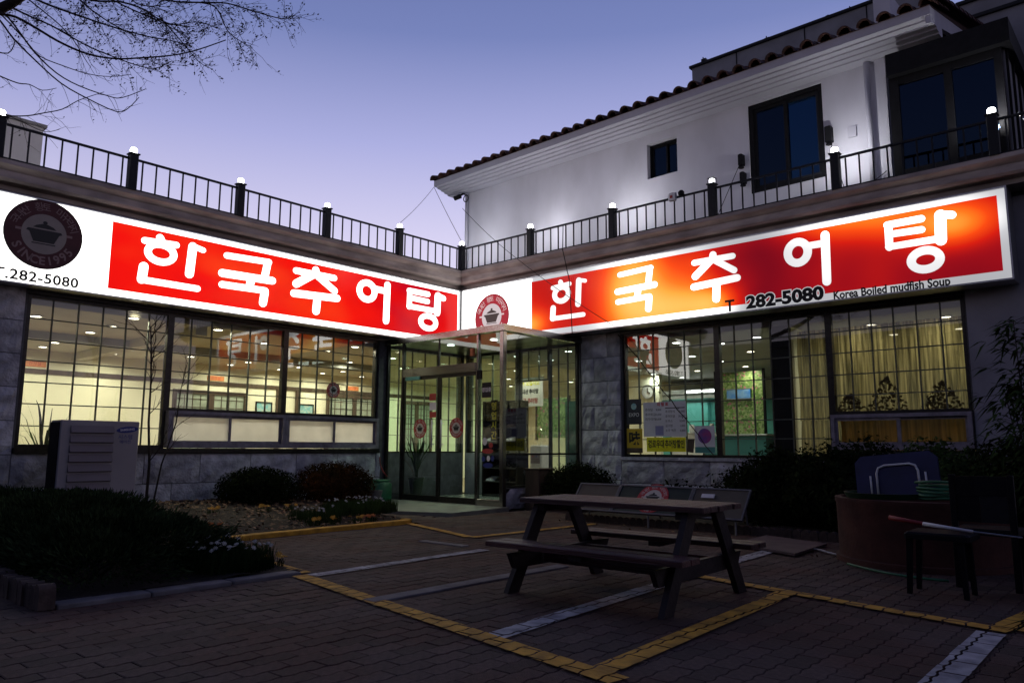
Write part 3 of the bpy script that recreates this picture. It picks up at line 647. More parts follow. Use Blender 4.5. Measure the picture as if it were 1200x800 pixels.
# ---- right wing interior
I = MB(); I.box((-.6,6.2,.06),(1.35,6.35,3.1)); part('kitchen_partition', I, M['cream'], R)
t = thing('wall_clock', 'round white wall clock seen through the window with the menu sheets', 'clock', (1.0,6.19,2.62))
o = MB(at_frame(RF,1.0,2.62,-6.19)); o.lathe([(.20,0),(.20,.03),(.175,.03),(.175,.02)], n=28, cap=False); part('rim', o, M['alu'], t)
o = MB(at_frame(RF,1.0,2.62,-6.19)); o.lathe([(.176,.0),(.176,.018)], n=28); part('dial', o, M['white_paint'], t)
o = MB(at_frame(RF,1.0,2.62,-6.19)); o.stroke(0,0,.0,.11,.014,.02,.026); o.stroke(0,0,.075,-.04,.014,.021,.027); part('hand', o, M['ink'], t)
t = thing('range_hood', 'long steel kitchen hood with a bright tube light', 'kitchen hood', (1.2,8.5,2.4))
o = MB(); o.box((-.2,8.2,2.52),(3.1,9.15,2.62)); o.box((-.2,8.5,2.62),(3.1,9.15,2.8)); o.box((-.2,8.18,2.66),(3.1,8.3,2.8)); part('hood_body', o, M['alu'], t)
o = MB(); o.box((1.1,8.165,2.70),(2.2,8.178,2.76)); part('tube_light', o, emit('hood_tube_glow', (.95,1,.98), 9), t)
hl = bpy.data.lights.new('hood_lamp','AREA'); hl.shape = 'RECTANGLE'; hl.size = 2.4; hl.size_y = .1; hl.energy = 16; hl.color = (.9,1,.95); ho = bpy.data.objects.new('hood_lamp', hl); COL.objects.link(ho); ho.parent = t; ho.location = (0,.1,.1)
o = MB(); o.box((1.4,9.1,.06),(4.2,9.19,2.5)); part('teal_wall_panel', o, M['teal'], R)
o = MB(); o.box((-.6,8.9,.06),(1.4,9.19,2.5)); part('teal_wall_panel', o, M['teal'], R)
t = thing('kitchen_counter', 'teal counter with dishes inside the right wing', 'counter', (4.2,5.2,0))
o = MB(); o.box((3.3,4.9,.06),(4.9,5.5,1.36)); part('counter_body', o, mat('dark_teal_panel', (.025,.12,.13), .5, 2, .15, .03), t); o = MB(); o.bbox((3.25,4.85,1.361),(4.95,5.55,1.40),.008); part('countertop', o, M['alu'], t)
t = thing('serving_counter', 'low pale counter under the teal kitchen wall', 'counter', (2.3,6.6,0))
o = MB(); o.box((1.5,6.5,.06),(3.2,7.0,1.45)); part('counter_body', o, M['white_paint'], t); o = MB(); o.bbox((1.45,6.45,1.451),(3.25,7.05,1.49),.008); part('countertop', o, M['alu'], t)
for i, (x, h, mname) in enumerate(((1.75,.16,'red_plastic'),(2.02,.22,'white_paint'),(2.30,.14,'orange_plastic'),(2.62,.24,'alu'),(2.95,.18,'green_plastic'))):
    o = MB(); o.lathe([(.05,0),(.07,.02),(.075,h*.7),(.05,h)], (x,6.75,1.49), 14)
    single('kitchen_jar', o, M[mname], ['red jar at the left end of the pale kitchen counter','white jar on the pale kitchen counter','orange bowl in the middle of the pale kitchen counter','steel pot on the pale kitchen counter','green jar at the right end of the pale kitchen counter'][i], 'jar', (x,6.75,1.49), autos=40)
t = thing('garden_mural', 'tall photo mural of garden foliage and pink flowers', 'mural', (3.75,6.1,1.4))
mt, nt, oo = new_mat('garden_mural_print'); n = nt.nodes.new; p = n('ShaderNodeBsdfPrincipled'); nt.links.new(p.outputs[0], oo.inputs[0]); tcx = n('ShaderNodeTexCoord'); v = n('ShaderNodeTexVoronoi'); v.inputs['Scale'].default_value = 22; v.inputs['Randomness'].default_value = 1; nt.links.new(tcx.outputs['Object'], v.inputs[0])
r = n('ShaderNodeValToRGB'); nt.links.new(v.outputs['Color'], r.inputs[0])
cs = [(0,(.04,.12,.02)),(.35,(.16,.28,.07)),(.55,(.36,.45,.22)),(.78,(.08,.18,.05)),(.90,(.5,.15,.25)),(1,(.6,.6,.45))]
while len(r.color_ramp.elements) < len(cs): r.color_ramp.elements.new(.5)
for e, (a, c) in zip(r.color_ramp.elements, cs): e.position = a; e.color = hexc(c)
nt.links.new(r.outputs[0], p.inputs['Base Color']); M['mural'] = mt
o = MB(); o.box((3.1,6.1,1.2),(4.35,6.14,3.0)); part('print_panel', o, M['mural'], t)
o = MB(); o.box((3.05,6.09,1.15),(3.10,6.16,3.05)); o.box((4.35,6.09,1.15),(4.40,6.16,3.05)); part('frame', o, M['black'], t)
t = thing('blue_notice', 'blue landscape picture hung in front of the garden mural', 'picture', (3.75,6.0,2.4)); o = MB(); o.box((3.42,6.04,2.32),(4.05,6.07,2.55)); part('print', o, mat('blue_print', (.05,.20,.62), .5, 6, .4, 0, col2=(.25,.45,.75)), t)
o = MB(); o.box((3.40,6.035,2.55),(4.07,6.075,2.57)); o.box((3.40,6.035,2.30),(4.07,6.075,2.32)); part('frame', o, M['alu'], t)
# curtains
def curtain(name, x0, x1, y, z0, z1, m_, label, amp=.04, fold=.16):
    mb = MB(); n = int((x1-x0)/.025); vs = []; rows = 8
    for j in range(rows+1):
        z = z0+(z1-z0)*j/rows
        for i in range(n+1):
            x = x0+(x1-x0)*i/n; a = amp*(1-.4*j/rows)
            vs.append((x+.01*sin(x*40+j), y+a*sin(2*pi*x/fold+.8*sin(x*5))+.01*noise.noise(Vector((x*4,z,0))), z))
    mb.add(vs, [(j*(n+1)+i, j*(n+1)+i+1, (j+1)*(n+1)+i+1, (j+1)*(n+1)+i) for j in range(rows) for i in range(n)])
    return single(name, mb, m_, label, 'curtain', ((x0+x1)/2, y, z0), smooth=True)
curtain('lace_curtain', 7.36, 10.38, .62, 1.52, 3.02, M['curtain'], 'golden lace curtain across the curtained window')
curtain('lace_curtain', 7.36, 8.04, .62, .15, 1.52, M['curtain'], 'lower golden lace curtain left of the sliding window')
curtain('amber_curtain', 8.05, 10.3, .45, .75, 1.50, M['curtain2'], 'short amber curtain behind the low sliding window', .02, .09)
t = thing('garland_swag', 'dark trimming hanging in peaks over the lace curtain', 'curtain trim', (9,.5,1.6))
for i, (x, h) in enumerate(((8.2,.45),(8.75,.75),(9.5,.62),(10.15,.8))):
    o = MB(); 
    for k in range(230):
        q = random.random()**1.3; leafq(o, (x+random.uniform(-1,1)*.36*(1-q)**.8+.02*sin(q*20), 0.50+random.uniform(-.02,.02), 1.56+q*h*.8), .028, (0,-1,0), .8)
    part('swag', o, M['swag'], t)
# ---- porch
XE, YE = 3.222, -2.258
P = thing('glass_porch', 'steel framed glass entrance porch filling the corner of the restaurant', 'porch', (1.6,YE,0))
o = MB(); o.box((.25,YE+.06,-.02),(XE-.05,-.06,.058)); part('porch_floor', o, M['floor_tile'], P)
o = MB(); o.bbox((XE-.06,YE-.01,.0),(XE+.03,YE+.08,3.12),.006); part('corner_post', o, M['stainless'], P)
for x, wd in ((.02,.05),(.50,.05),(2.60,.05)): 
    o = MB(); o.bbox((x-wd/2,YE,.05),(x+wd/2,YE+.07,3.12),.004); part('post', o, M['stainless' if x > 2 else 'bronze'], P)
o = MB(); o.bbox((XE-.03,-.08,.36),(XE+.02,-.03,3.12),.004); part('post', o, M['bronze'], P)
# canopy: mitred steel fascia round a thin roof
o = MB(); o.box((.0,YE-.05,3.12),(XE+.08,YE+.03,3.235)); part('canopy_fascia', o, M['stainless'], P, label='polished steel edge facing the yard')
o = MB(); o.box((XE+.0,YE+.031,3.12),(XE+.078,-.0,3.233)); part('canopy_fascia', o, M['stainless'], P)
o = MB(); o.box((.0,YE+.032,3.14),(XE-.001,-.0,3.20)); part('canopy_roof', o, M['bronze'], P)
o = MB(); o.bbox((.526,YE-.012,2.44),(2.574,YE+.10,2.60),.006); part('door_header', o, M['stainless'], P)
for (a, b, c, d) in ((.047,.473,.16,3.118),(.527,2.573,2.602,3.118),(2.627,XE-.062,.16,3.118)):
    o = MB(); o.box((a,YE+.03,c),(b,YE+.038,d)); part('glass_pane', o, M['glass_green'], P)
for (a, b) in ((.047,.473),(2.627,XE-.062)): o = MB(); o.bbox((a,YE+.0,.05),(b,YE+.07,.158),.004); part('bottom_rail', o, M['stainless'], P)
o = MB(); o.box((1.53,YE+.02,2.602),(1.56,YE+.05,3.118)); part('transom_bar', o, M['bronze'], P)
# sliding door leaves
for a, b in ((.527,1.555),(1.575,2.573)):
    o = MB(); q = .035; y0 = YE+.02; o.box((a,y0,.056),(a+q,y0+.04,2.438)); o.box((b-q,y0,.056),(b,y0+.04,2.438)); o.box((a+q,y0,.056),(b-q,y0+.04,.16)); o.box((a+q,y0,2.37),(b-q,y0+.04,2.438))
    dr = part('sliding_door', o, M['bronze'], P); g_ = MB(); g_.box((a+q,y0+.015,.16),(b-q,y0+.025,2.37)); part('glass_pane', g_, M['glass_green'], dr)
    hx = b-.12 if a < 1 else a+.12
    h_ = MB(); h_.tube([(hx,y0-.05,1.05),(hx,y0-.05,1.58)], .014, 10); h_.tube([(hx,y0-.05,1.12),(hx,y0+.015,1.12)], .01, 8); h_.tube([(hx,y0-.05,1.51),(hx,y0+.015,1.51)], .01, 8); part('pull_handle', h_, M['white_paint'], dr, smooth=True)
o = MB(); o.bbox((2.46,YE-.06,2.72),(2.56,YE-.012,2.86),.008); part('orange_sensor', o, M['orange_plastic'], P)
o = MB(); o.bbox((2.63,YE-.05,2.28),(2.74,YE+.0,2.45),.008); part('door_sensor', o, M['black'], P)
o = MB(); o.bbox((.62,YE-.022,2.37),(1.05,YE+.0,2.44),.004); part('blue_header_strip', o, M['teal'], P)
# side of the porch
o = MB(); o.box((XE-.05,YE+.082,.0),(XE+.02,-.03,.36)); pl = part('plinth', o, M['stone_core'], P)
stones(LF, YE+.085, -.035, .0, .355, .35, .72, pl, w=XE+.02)
for z in (.365,.93): o = MB(); o.bbox((XE-.04,YE+.082,z),(XE+.015,-.082,z+.035),.004); part('side_rail', o, M['bronze'], P)
for (c, d) in ((.402,.928),(.967,3.118)): o = MB(); o.box((XE-.02,YE+.082,c),(XE-.012,-.082,d)); part('glass_pane', o, M['glass'], P)
# porch contents
for x, y in ((1.1,-1.5),(2.3,-1.5)): downlight(x, y, False, 12.0, 'added fill downlight in the porch ceiling', 3.135)  # both porch lamps are added for illumination
t = thing('shoe_shelf', 'dark open shelving with shoes inside the porch', 'shelf', (1.45,-.25,.06))
o = MB(); o.box((1.0,-.45,.06),(1.03,-.08,2.03)); part('side_panel', o, M['black'], t); o = MB(); o.box((1.94,-.45,.06),(1.97,-.08,2.03)); part('side_panel', o, M['black'], t); o = MB(); o.box((1.03,-.10,.06),(1.94,-.08,2.03)); part('back_panel', o, M['black'], t)
for k in range(8): o = MB(); o.box((1.03,-.44,.08+.275*k),(1.94,-.101,.10+.275*k)); part('shelf_board', o, M['dark_cloth'], t)
for k in range(5):
    for j in range(3):
        x = 1.15+.27*j+random.uniform(-.02,.02); z = .10+.275*(k+1); o = MB(); c = random.choice(['white_paint','black','dark_cloth','door_wood'])
        for s in (-.05,.05): 
            vs = []; 
            for (yy, ww, hh) in ((-.40,.03,.03),(-.32,.045,.06),(-.22,.04,.09),(-.13,.035,.09)): vs += [(x+s-ww,yy,z),(x+s+ww,yy,z),(x+s+ww*.7,yy,z+hh),(x+s-ww*.7,yy,z+hh)]
            fs = [(0,1,2,3),(15,14,13,12)]+[(4*a+b, 4*a+4+b, 4*a+4+(b+1)%4, 4*a+(b+1)%4) for a in range(3) for b in range(4)]; o.add(vs, fs)
        single('pair_of_shoes', o, M[c], 'pair of %s shoes, %s board of the porch shelf, %s' % ({'white_paint':'white','black':'black','dark_cloth':'dark grey','door_wood':'brown'}[c], ['second lowest','third lowest','middle','third highest','second highest'][k], ['at the left','in the middle','at the right'][j]), 'shoes', (x,-.25,z), group='shoes on the porch shelving')
t = thing('welcome_banner', 'bright yellow and white banner hanging behind the porch opening', 'banner', (1.2,.9,2.3))
o = MB(); o.box((.72,.90,1.98),(1.55,.912,2.60)); part('cloth', o, mat('banner_cloth', (.93,.88,.78), .8, 6, .05, .02), t)
o = MB(); o.box((.70,.885,2.60),(1.57,.925,2.62)); part('rail', o, M['alu'], t)
BFr = at_frame(RF,0,0,-.898)
for s_, v_, m_, z_ in (('어서 오십시오',2.50,'poster_yellow',.13),('국내산 추어탕',2.31,'ink',.115),('한국 추어탕',2.10,'seal_red',.13)):
    o = MB(BFr); put_text(o, s_, 1.135, v_, 0, z_, .001, sx=.86, bold=.004); part('lettering', o, M[m_], t)
t = thing('water_dispenser', 'white water dispenser with a clear bottle behind the porch opening', 'water dispenser', (1.25,1.15,.06))
o = MB(); o.bbox((1.08,1.0,.06),(1.42,1.32,1.12),.02); part('cabinet', o, M['white_paint'], t); o = MB(); o.box((1.12,.985,.72),(1.38,.999,.94)); part('tap_recess', o, M['ac_panel'], t)
o = MB(); o.lathe([(.05,0),(.06,.05),(.135,.09),(.14,.33),(.12,.36)], (1.25,1.16,1.121), 20); part('bottle', o, M['glass'], t, smooth=True)
for s in (-.05,.05): o = MB(); o.tube([(1.25+s,.984,.88),(1.25+s,.95,.87)], .012, 8); part('tap', o, M['red_plastic' if s < 0 else 'logo_blue'], t)
t = thing('dark_interior_panel', 'added dark green panel standing for the dark interior behind the right porch window', 'screen', (2.7,.8,.06))  # dark panels put in where the interior is only dark
for k in range(3): o = MB(); o.box((2.25+.33*k,.8+.05*(k%2),.06),(2.55+.33*k,.84+.05*(k%2),2.05)); part('dark_panel', o, mat('dark_green_board', (.03,.12,.09), .6, 4, .3, .05) if k == 0 else bpy.data.materials['dark_green_board'], t)
t = thing('foliage_picture', 'bright picture of autumn foliage behind the water dispenser', 'picture', (1.1,2.2,1.8)); o = MB(); o.box((.3,2.2,1.3),(1.25,2.23,2.25)); part('print', o, M['mural'], t); o = MB(); o.box((.25,2.19,1.25),(.30,2.24,2.30)); o.box((1.25,2.19,1.25),(1.30,2.24,2.30)); part('frame', o, M['door_wood'], t)
t = thing('opening_hours_sign', 'black board with four yellow characters on the porch side light', 'sign', (2.98,YE+.06,1.5))
o = MB(); o.bbox((2.90,YE+.05,1.18),(3.06,YE+.065,1.90),.003); part('board', o, M['black'], t)
o = MB(at_frame(RF,0,0,-(YE+.049)))
for k, ch in enumerate('영업시간'): put_text(o, ch, 2.98, 1.78-.17*k, 0, .15, .001, bold=.004)
part('lettering', o, mat('yellow_vinyl', (.75,.55,.03), .5, 6, .1, 0), t)
t = thing('notice_sticker', 'small dark notice with pale characters on the porch side light', 'sticker', (2.78,YE,2.1)); o = MB(); o.bbox((2.70,YE+.024,1.95),(2.93,YE+.029,2.22),.001); part('sheet', o, M['dark_cloth'], t)
o = MB(at_frame(RF,0,0,-(YE+.023))); put_text(o, '영업중', 2.815, 2.085, 0, .085, .0006, bold=.002); part('lettering', o, M['paper'], t)
for (x, z, w_, h_, m_, lb) in ((1.38,2.02,.09,.13,'seal_red','red sticker near the top of the left door leaf'),(1.39,1.84,.09,.15,'paper','white and pink notice on the left door leaf'),(1.39,1.68,.09,.11,'seal_red','lower red sticker on the left door leaf')):
    o = MB(); o.box((x-w_,YE+.028,z-h_/2),(x+w_,YE+.033,z+h_/2)); single('door_sticker', o, M[m_], lb, 'sticker', (x,YE+.03,z))
t = thing('colourful_stickers', 'cluster of red and blue stickers low on the porch side light', 'sticker', (2.88,YE,1.0))
for (u, v, rx, ry, m_) in ((2.78,1.17,.055,.07,'paper'),(2.93,1.10,.05,.05,'seal_red'),(2.85,1.00,.14,.045,'seal_red'),(2.75,.86,.045,.05,'logo_blue'),(2.87,.87,.04,.05,'paper'),(2.97,.87,.04,.05,'logo_blue'),(2.86,.75,.12,.045,'logo_blue')):
    o = MB(at_frame(RF,0,0,-(YE+.029))); o.prism([(u+rx*cos(2*pi*k/14), v+ry*sin(2*pi*k/14)) for k in range(14)], 0, .003); part('sticker', o, M[m_], t)
def palm(x, y, z, hgt, n, lab, seed, potr=.14, poth=.28, m_='leaf_green', spread=.5):
    rnd = random.Random(seed); t = thing('potted_plant', lab, 'plant', (x,y,z))
    o = MB(); o.lathe([(potr*.7,0),(potr,poth),(potr*1.08,poth),(potr*1.08,poth-.03),(potr*.9,poth-.03)], (x,y,z), 18); part('pot', o, M['ceramic'], t, autos=40)
    o = MB()
    for i in range(n):
        a = rnd.uniform(0, 2*pi); h = hgt*rnd.uniform(.6,1); s = spread*rnd.uniform(.4,1); pts = []
        for k in range(7):
            q = k/6; pts.append(Vector((x+cos(a)*s*q**1.5, y+sin(a)*s*q**1.5, z+poth+h*(q-.35*q*q*rnd.uniform(.5,1.2)))))
        vs = []; 
        for k, p_ in enumerate(pts):
            ww = .028*(1-(k/6)**2)+.003; pr_ = Vector((-sin(a), cos(a), 0)); vs += [p_-pr_*ww, p_+pr_*ww]
        o.add(vs, [(2*k,2*k+1,2*k+3,2*k+2) for k in range(6)])
    part('leaves', o, M[m_], t)
palm(-.6,-8.2,.06,1.75,16,'tall spiky indoor plant behind the leftmost window',3,.2,.4)
palm(-.7,-2.3,.06,1.25,16,'spiky indoor plant beside the porch window',4,.16,.45)
palm(.35,-1.7,.06,1.3,18,'spiky potted plant in the left corner of the porch',5,.16,.4)
# ---- posters in the right window
PF = at_frame(RF,0,0,.0-.0)
def sheet(name, u0, u1, v0, v1, m_, label, cat='poster', w=-.075, tilt=0):
    t = thing(name, label, cat, (u0,.075,v0)); c = ((u0+u1)/2, (v0+v1)/2); F = at_frame(RF, c[0], c[1], w, tilt); o = MB(F); o.bbox((-(u1-u0)/2,-(v1-v0)/2,-.003),((u1-u0)/2,(v1-v0)/2,.0),.0005); part('sheet', o, m_ if not isinstance(m_, str) else M[m_], t); return t, MB(F), F
t, o, F = sheet('navy_poster', 4.27,4.60,1.50,1.97,'poster_navy','dark poster reading EXPO on the left of the window'); put_text(o,'EXPO',0,-.06,.001,.10,.0006,sx=.9); part('lettering', o, M['paper'], t); o = MB(F); o.prism([(.06*cos(k*pi/8),.10+.06*sin(k*pi/8)) for k in range(16)], .001,.002); part('globe_mark', o, M['picture'], t)
t, o, F = sheet('ochre_poster', 4.27,4.61,.97,1.42,'poster_ochre','ochre poster with a large brush character below the EXPO poster'); put_text(o,'味',0,.03,.001,.26,.0006,bold=.008); part('lettering', o, M['ink'], t); o = MB(F); o.box((-.17,-.22,.001),(.17,-.13,.002)); part('base_band', o, M['door_wood'], t)
t, o, F = sheet('menu_sheet', 4.64,5.52,1.27,1.90,'paper','large white menu price sheet in the window','menu')
put_text(o,'차 림 표',-.03,.265,.001,.07,.0006,bold=.003); part('heading', o, M['red_ink'], t)
o = MB(F)
for i, (s1, s2) in enumerate((('추어탕','9,000'),('추어튀김','15,000'),('미꾸라지','20,000'))): put_text(o,s1,-.40,.17-.085*i,.001,.06,.0006,align='LEFT'); put_text(o,s2,-.06,.17-.085*i,.001,.05,.0006,align='RIGHT')
for i, (s1, s2) in enumerate((('추어정식','12,000'),('추어전골','30,000'),('돈까스','8,000'),('공기밥','1,000'),('소주 맥주','4,000'))): put_text(o,s1,.02,.13-.085*i,.001,.055,.0006,align='LEFT'); put_text(o,s2,.42,.13-.085*i,.001,.05,.0006,align='RIGHT')
o.box((.02,.19,.001),(.42,.205,.0016)); part('lettering', o, M['ink'], t)
o = MB(F); o.box((-.19,-.29,.0008),(-.02,-.12,.0013)); part('tint_block', o, mat('lavender_print', (.25,.25,.45), .6, 6, .1, 0), t)
t, o, F = sheet('discount_banner', 4.70,5.50,1.00,1.255,'poster_yellow','yellow banner with bold black characters under the menu sheet','banner'); put_text(o,'경로우대',-.20,.0,.001,.155,.0006,bold=.004,sx=.60,); put_text(o,'추어탕할인',.18,.0,.001,.155,.0006,bold=.004,sx=.56); part('lettering', o, M['ink'], t)
t, o, F = sheet('ball_poster', 5.68,6.06,.98,1.45,'paper','white poster with a purple and blue ball'); o.prism([(.13*cos(k*pi/12),.06+.13*sin(k*pi/12)) for k in range(24)], .001,.002); part('ball_print', o, mat('ball_print', (.03,.06,.30), .5, 5, .5, 0, col2=(.40,.05,.22)), t); o = MB(F); o.box((-.19,-.23,.001),(.19,-.13,.002)); part('base_band', o, M['teal'], t)
t, o, F = sheet('dark_leaflet', 5.53,5.66,.99,1.22,'door_wood','small dark leaflet between the yellow banner and the ball poster', tilt=-.12)

# ================================================================ SIGNS
def emblem(F, cx, cy, r, w, parent, m_ring, m_in, m_dark, m_txt, m_edge, name='emblem', thick=.006, detail=True):
    F2 = F @ Matrix.Translation((cx,cy,w)); C_ = lambda rr, n=40: [(rr*cos(2*pi*k/n), rr*sin(2*pi*k/n)) for k in range(n)]
    o = MB(F2); o.prism(C_(r), 0, thick); e = part(name, o, m_edge, parent)
    o = MB(F2); o.prism(C_(r*.975), thick, thick+.002); part('ring', o, m_ring, e) if parent is None or not parent.parent else None
    tgt = e
    o = MB(F2); o.prism(C_(r*.575), thick+.002, thick+.004); part('inner_disc', o, m_in, tgt)
    o = MB(F2); z = thick+.004; z1 = z+.002
    bowl = [(-.42,.12),(.42,.12),(.46,.06),(.38,.03),(.26,-.24),(-.26,-.24),(-.38,.03),(-.46,.06)]
    o.prism([(x*r,y*r) for x, y in bowl], z, z1)
    lid = [(-.30,.16),(.30,.16),(.22,.23),(.06,.29),(-.06,.29),(-.22,.23)]; o.prism([(x*r,y*r) for x, y in lid], z, z1)
    o.prism([(.06*r*cos(k*pi/6),.33*r+.05*r*sin(k*pi/6)) for k in range(12)], z, z1); o.prism([(-.3*r,-.30*r),(.3*r,-.30*r),(.3*r,-.27*r),(-.3*r,-.27*r)], z, z1)
    part('pot_mark', o, m_dark, tgt)
    if detail:
        o = MB(F2); s = '국내산 황토 미꾸라지'; n = len(s)
        for i, ch in enumerate(s):
            a = radians(158-136*i/(n-1)); 
            if ch != ' ': put_text(o, ch, r*.77*cos(a), r*.77*sin(a), z-.002, r*.27, .0012, rot=a-pi/2)
        s = 'SINCE1995'; n = len(s)
        for i, ch in enumerate(s): a = radians(212+116*i/(n-1)); put_text(o, ch, r*.78*cos(a), r*.78*sin(a), z-.002, r*.33, .0012, rot=a+pi/2, bold=.004*r/.5)
        o.box((-.72*r,.02*r,z-.002),(-.56*r,.09*r,z)); o.box((.56*r,.02*r,z-.002),(.72*r,.09*r,z))
        part('lettering', o, m_txt, tgt)
    return e
def glow_attr(ob, fn):
    me = ob.data; a = me.attributes.new('glow','FLOAT','POINT'); L_ = org(ob)
    a.data.foreach_set('value', [fn(v.co+L_) for v in me.vertices])
def gridmb(F, u0, u1, v0, v1, w, nu, nv):
    o = MB(F); vs = [(u0+(u1-u0)*i/nu, v0+(v1-v0)*j/nv, w) for j in range(nv+1) for i in range(nu+1)]
    o.add(vs, [(j*(nu+1)+i, j*(nu+1)+i+1, (j+1)*(nu+1)+i+1, (j+1)*(nu+1)+i) for j in range(nv) for i in range(nu)]); return o
STR = {'han':([(3.106,4.326,3.129,4.276,.091),(2.917,4.235,3.323,4.261,.078),(3.543,4.293,3.52,3.831,.106),(3.565,4.297,3.688,4.266,.066),(2.928,3.822,2.914,3.617,.105),(2.914,3.611,3.641,3.61,.076)],[(3.131,4.081,.166,.14,.107)]),
'guk':([(4.514,4.26,5.162,4.294,.081),(5.14,4.279,5.107,4.04,.102),(4.46,3.946,5.228,3.971,.1),(4.897,3.927,4.874,3.788,.104),(4.467,3.751,5.122,3.771,.086),(5.116,3.756,5.095,3.547,.107)],[]),
'chu':([(6.394,4.321,6.391,4.247,.111),(6.052,4.24,6.734,4.243,.089),(6.373,4.25,6.065,3.999,.113),(6.437,4.214,6.749,3.998,.097),(6.032,3.816,6.799,3.862,.103),(6.441,3.825,6.426,3.558,.115)],[]),
'eo':([(8.0,4.192,8.214,4.19,.094),(8.253,4.318,8.242,3.587,.112)],[(7.837,4.116,.152,.168,.125)]),
'tang':([(9.171,4.298,9.605,4.302,.088),(9.202,4.153,9.599,4.143,.083),(9.186,4.284,9.18,3.961,.091),(9.171,3.969,9.791,3.97,.082),(9.837,4.306,9.823,3.943,.127),(9.87,4.304,9.975,4.277,.093)],[(9.62,3.70,.176,.135,.115)])}
CX = {'han':3.29,'guk':4.85,'chu':6.42,'eo':7.96,'tang':9.58}
def syllables(F, w, parent, m_, pos, sx, fn=None):
    for k in ('han','guk','chu','eo','tang'):
        o = MB(F); z = w; st, ci = STR[k]; c = CX[k]; mx = lambda x: pos[k]+(x-c)*sx
        for (a, b, cc, d, ww) in st: o.stroke(mx(a), b, mx(cc), d, ww*(1.10+.9*(sx-1)), w-.012, z+.006); z += .0012
        for (a, b, rx, ry, ww) in ci: o.ring(mx(a), b, rx*sx, ry, ww, w-.012, z+.006)
        p = part('syllable', o, m_, parent)
        if fn: glow_attr(p, fn)
noise_ = lambda u, v, s=1: noise.noise(Vector((u*s, v*s, 5.3)))
# right sign
S = thing('lightbox_sign', 'long lit sign over the right windows, red panel with uneven orange glow', 'sign', (5.4,-.45,3.9), 'lit signs over the two fronts'); del S['group']
o = MB(RF); u0,u1,v0,v1 = .30,10.65,3.27,4.545; o.box((u0,v0,.04),(u1,v1,.40)); part('housing', o, M['alu'], S)
o = MB(RF); q = .022; o.box((u0,v0,.401),(u1,v0+q,.452)); o.box((u0,v1-q,.401),(u1,v1,.452)); o.box((u0,v0+q,.401),(u0+q,v1-q,.452)); o.box((u1-q,v0+q,.401),(u1,v1-q,.452)); part('edge_frame', o, M['alu'], S)
BL = [(0,  2.2,3.55, .55,.28, .95),(0, 4.80,3.90, .68,.85, 1.35),(0, 5.75,3.50, .70,.38, 1.05),(0, 6.35,3.45,.38,.28,.7),(0,6.0,4.1,.45,.4,.25),(0, 8.5,4.60,1.0,.30,.65),(0, 10.0,4.12,.55,.28,.80),(0,9.4,4.36,.9,.30,.50),(0, 1.0,3.95,.8,.8,1.1)]
def bR(p):
    u, v = p.x, p.z
    b = .44-.20*math.exp(-((u-7.4)/.9)**2) - .14*max(0, min(1,(u-8.2)/1.5))
    if u < 2.3: b = max(b, 1.1 - .35*math.exp(-((u-2.05)/.3)**2-((v-4.5)/.3)**2))
    for _, cu, cv, su, sv, a in BL: b += a*math.exp(-((u-cu)/su)**2-((v-cv)/sv)**2)
    b += .05*noise_(u, v, 2)
    return max(.14, min(2, b))
def bRw(p): return bR(p)*1.0+.12
M['glow_white'] = glow_mat('lit_white_acrylic', [(0,(.14,.14,.16)),(.3,(.34,.34,.37)),(.6,(.62,.62,.65)),(.95,(1.3,1.28,1.27)),(1.3,(2.6,2.55,2.45)),(1.6,(3.0,2.9,2.8))], 1.0)
M['glow_red'] = glow_mat('lit_red_film', [(0,(.03,0,.004)),(.18,(.11,.0,.008)),(.34,(.34,.003,.007)),(.55,(.70,.012,.003)),(.85,(.98,.07,.004)),(1.1,(1.05,.20,.012)),(1.4,(1.1,.42,.05)),(1.8,(1.15,.60,.13))], 1.0)
f = part('white_face', gridmb(RF, u0+q, u1-q, v0+q, v1-q, .41, 120, 16), M['glow_white'], S); glow_attr(f, bRw)
f = part('red_panel', gridmb(RF, 2.34, 10.53, 3.405, 4.44, .418, 260, 36), M['glow_red'], S); glow_attr(f, bR)
syllables(RF, .43, S, M['glow_white'], CX, 1.04, lambda p: bRw(p)+.28)
seal = lambda n, c, s: emit(n, c, s)
emblem(RF, 1.215, 3.84, .50, .412, S, emit('lit_emblem_red', (.40,.035,.05), 1), emit('lit_emblem_white', (.66,.56,.58), 1), emit('lit_emblem_dark', (.10,.07,.07), .8), emit('lit_emblem_lettering', (.75,.55,.55), 1), emit('lit_emblem_edge', (.20,.05,.06), 1))
o = MB(RF); put_text(o, 'T', 6.66, 3.40, .420, .27, .002, bold=.006); part('phone_letter', o, M['ink'], S)
o = MB(RF); put_text(o, '282-5080', 7.57, 3.415, .420, .28, .002, bold=.013, sx=1.16); po = part('phone_number', o, M['ink'], S)
o = MB(RF); put_text(o, '282-5080', 7.57, 3.415, .4185, .28, .0004, bold=.026, sx=1.16); pw = part('phone_outline', o, M['glow_white'], S); glow_attr(pw, lambda p: .45)
o = MB(RF); put_text(o, 'Korea Boiled mudfish Soup', 9.12, 3.355, .420, .17, .002, bold=.005, sx=.84); part('lettering', o, M['ink'], S)
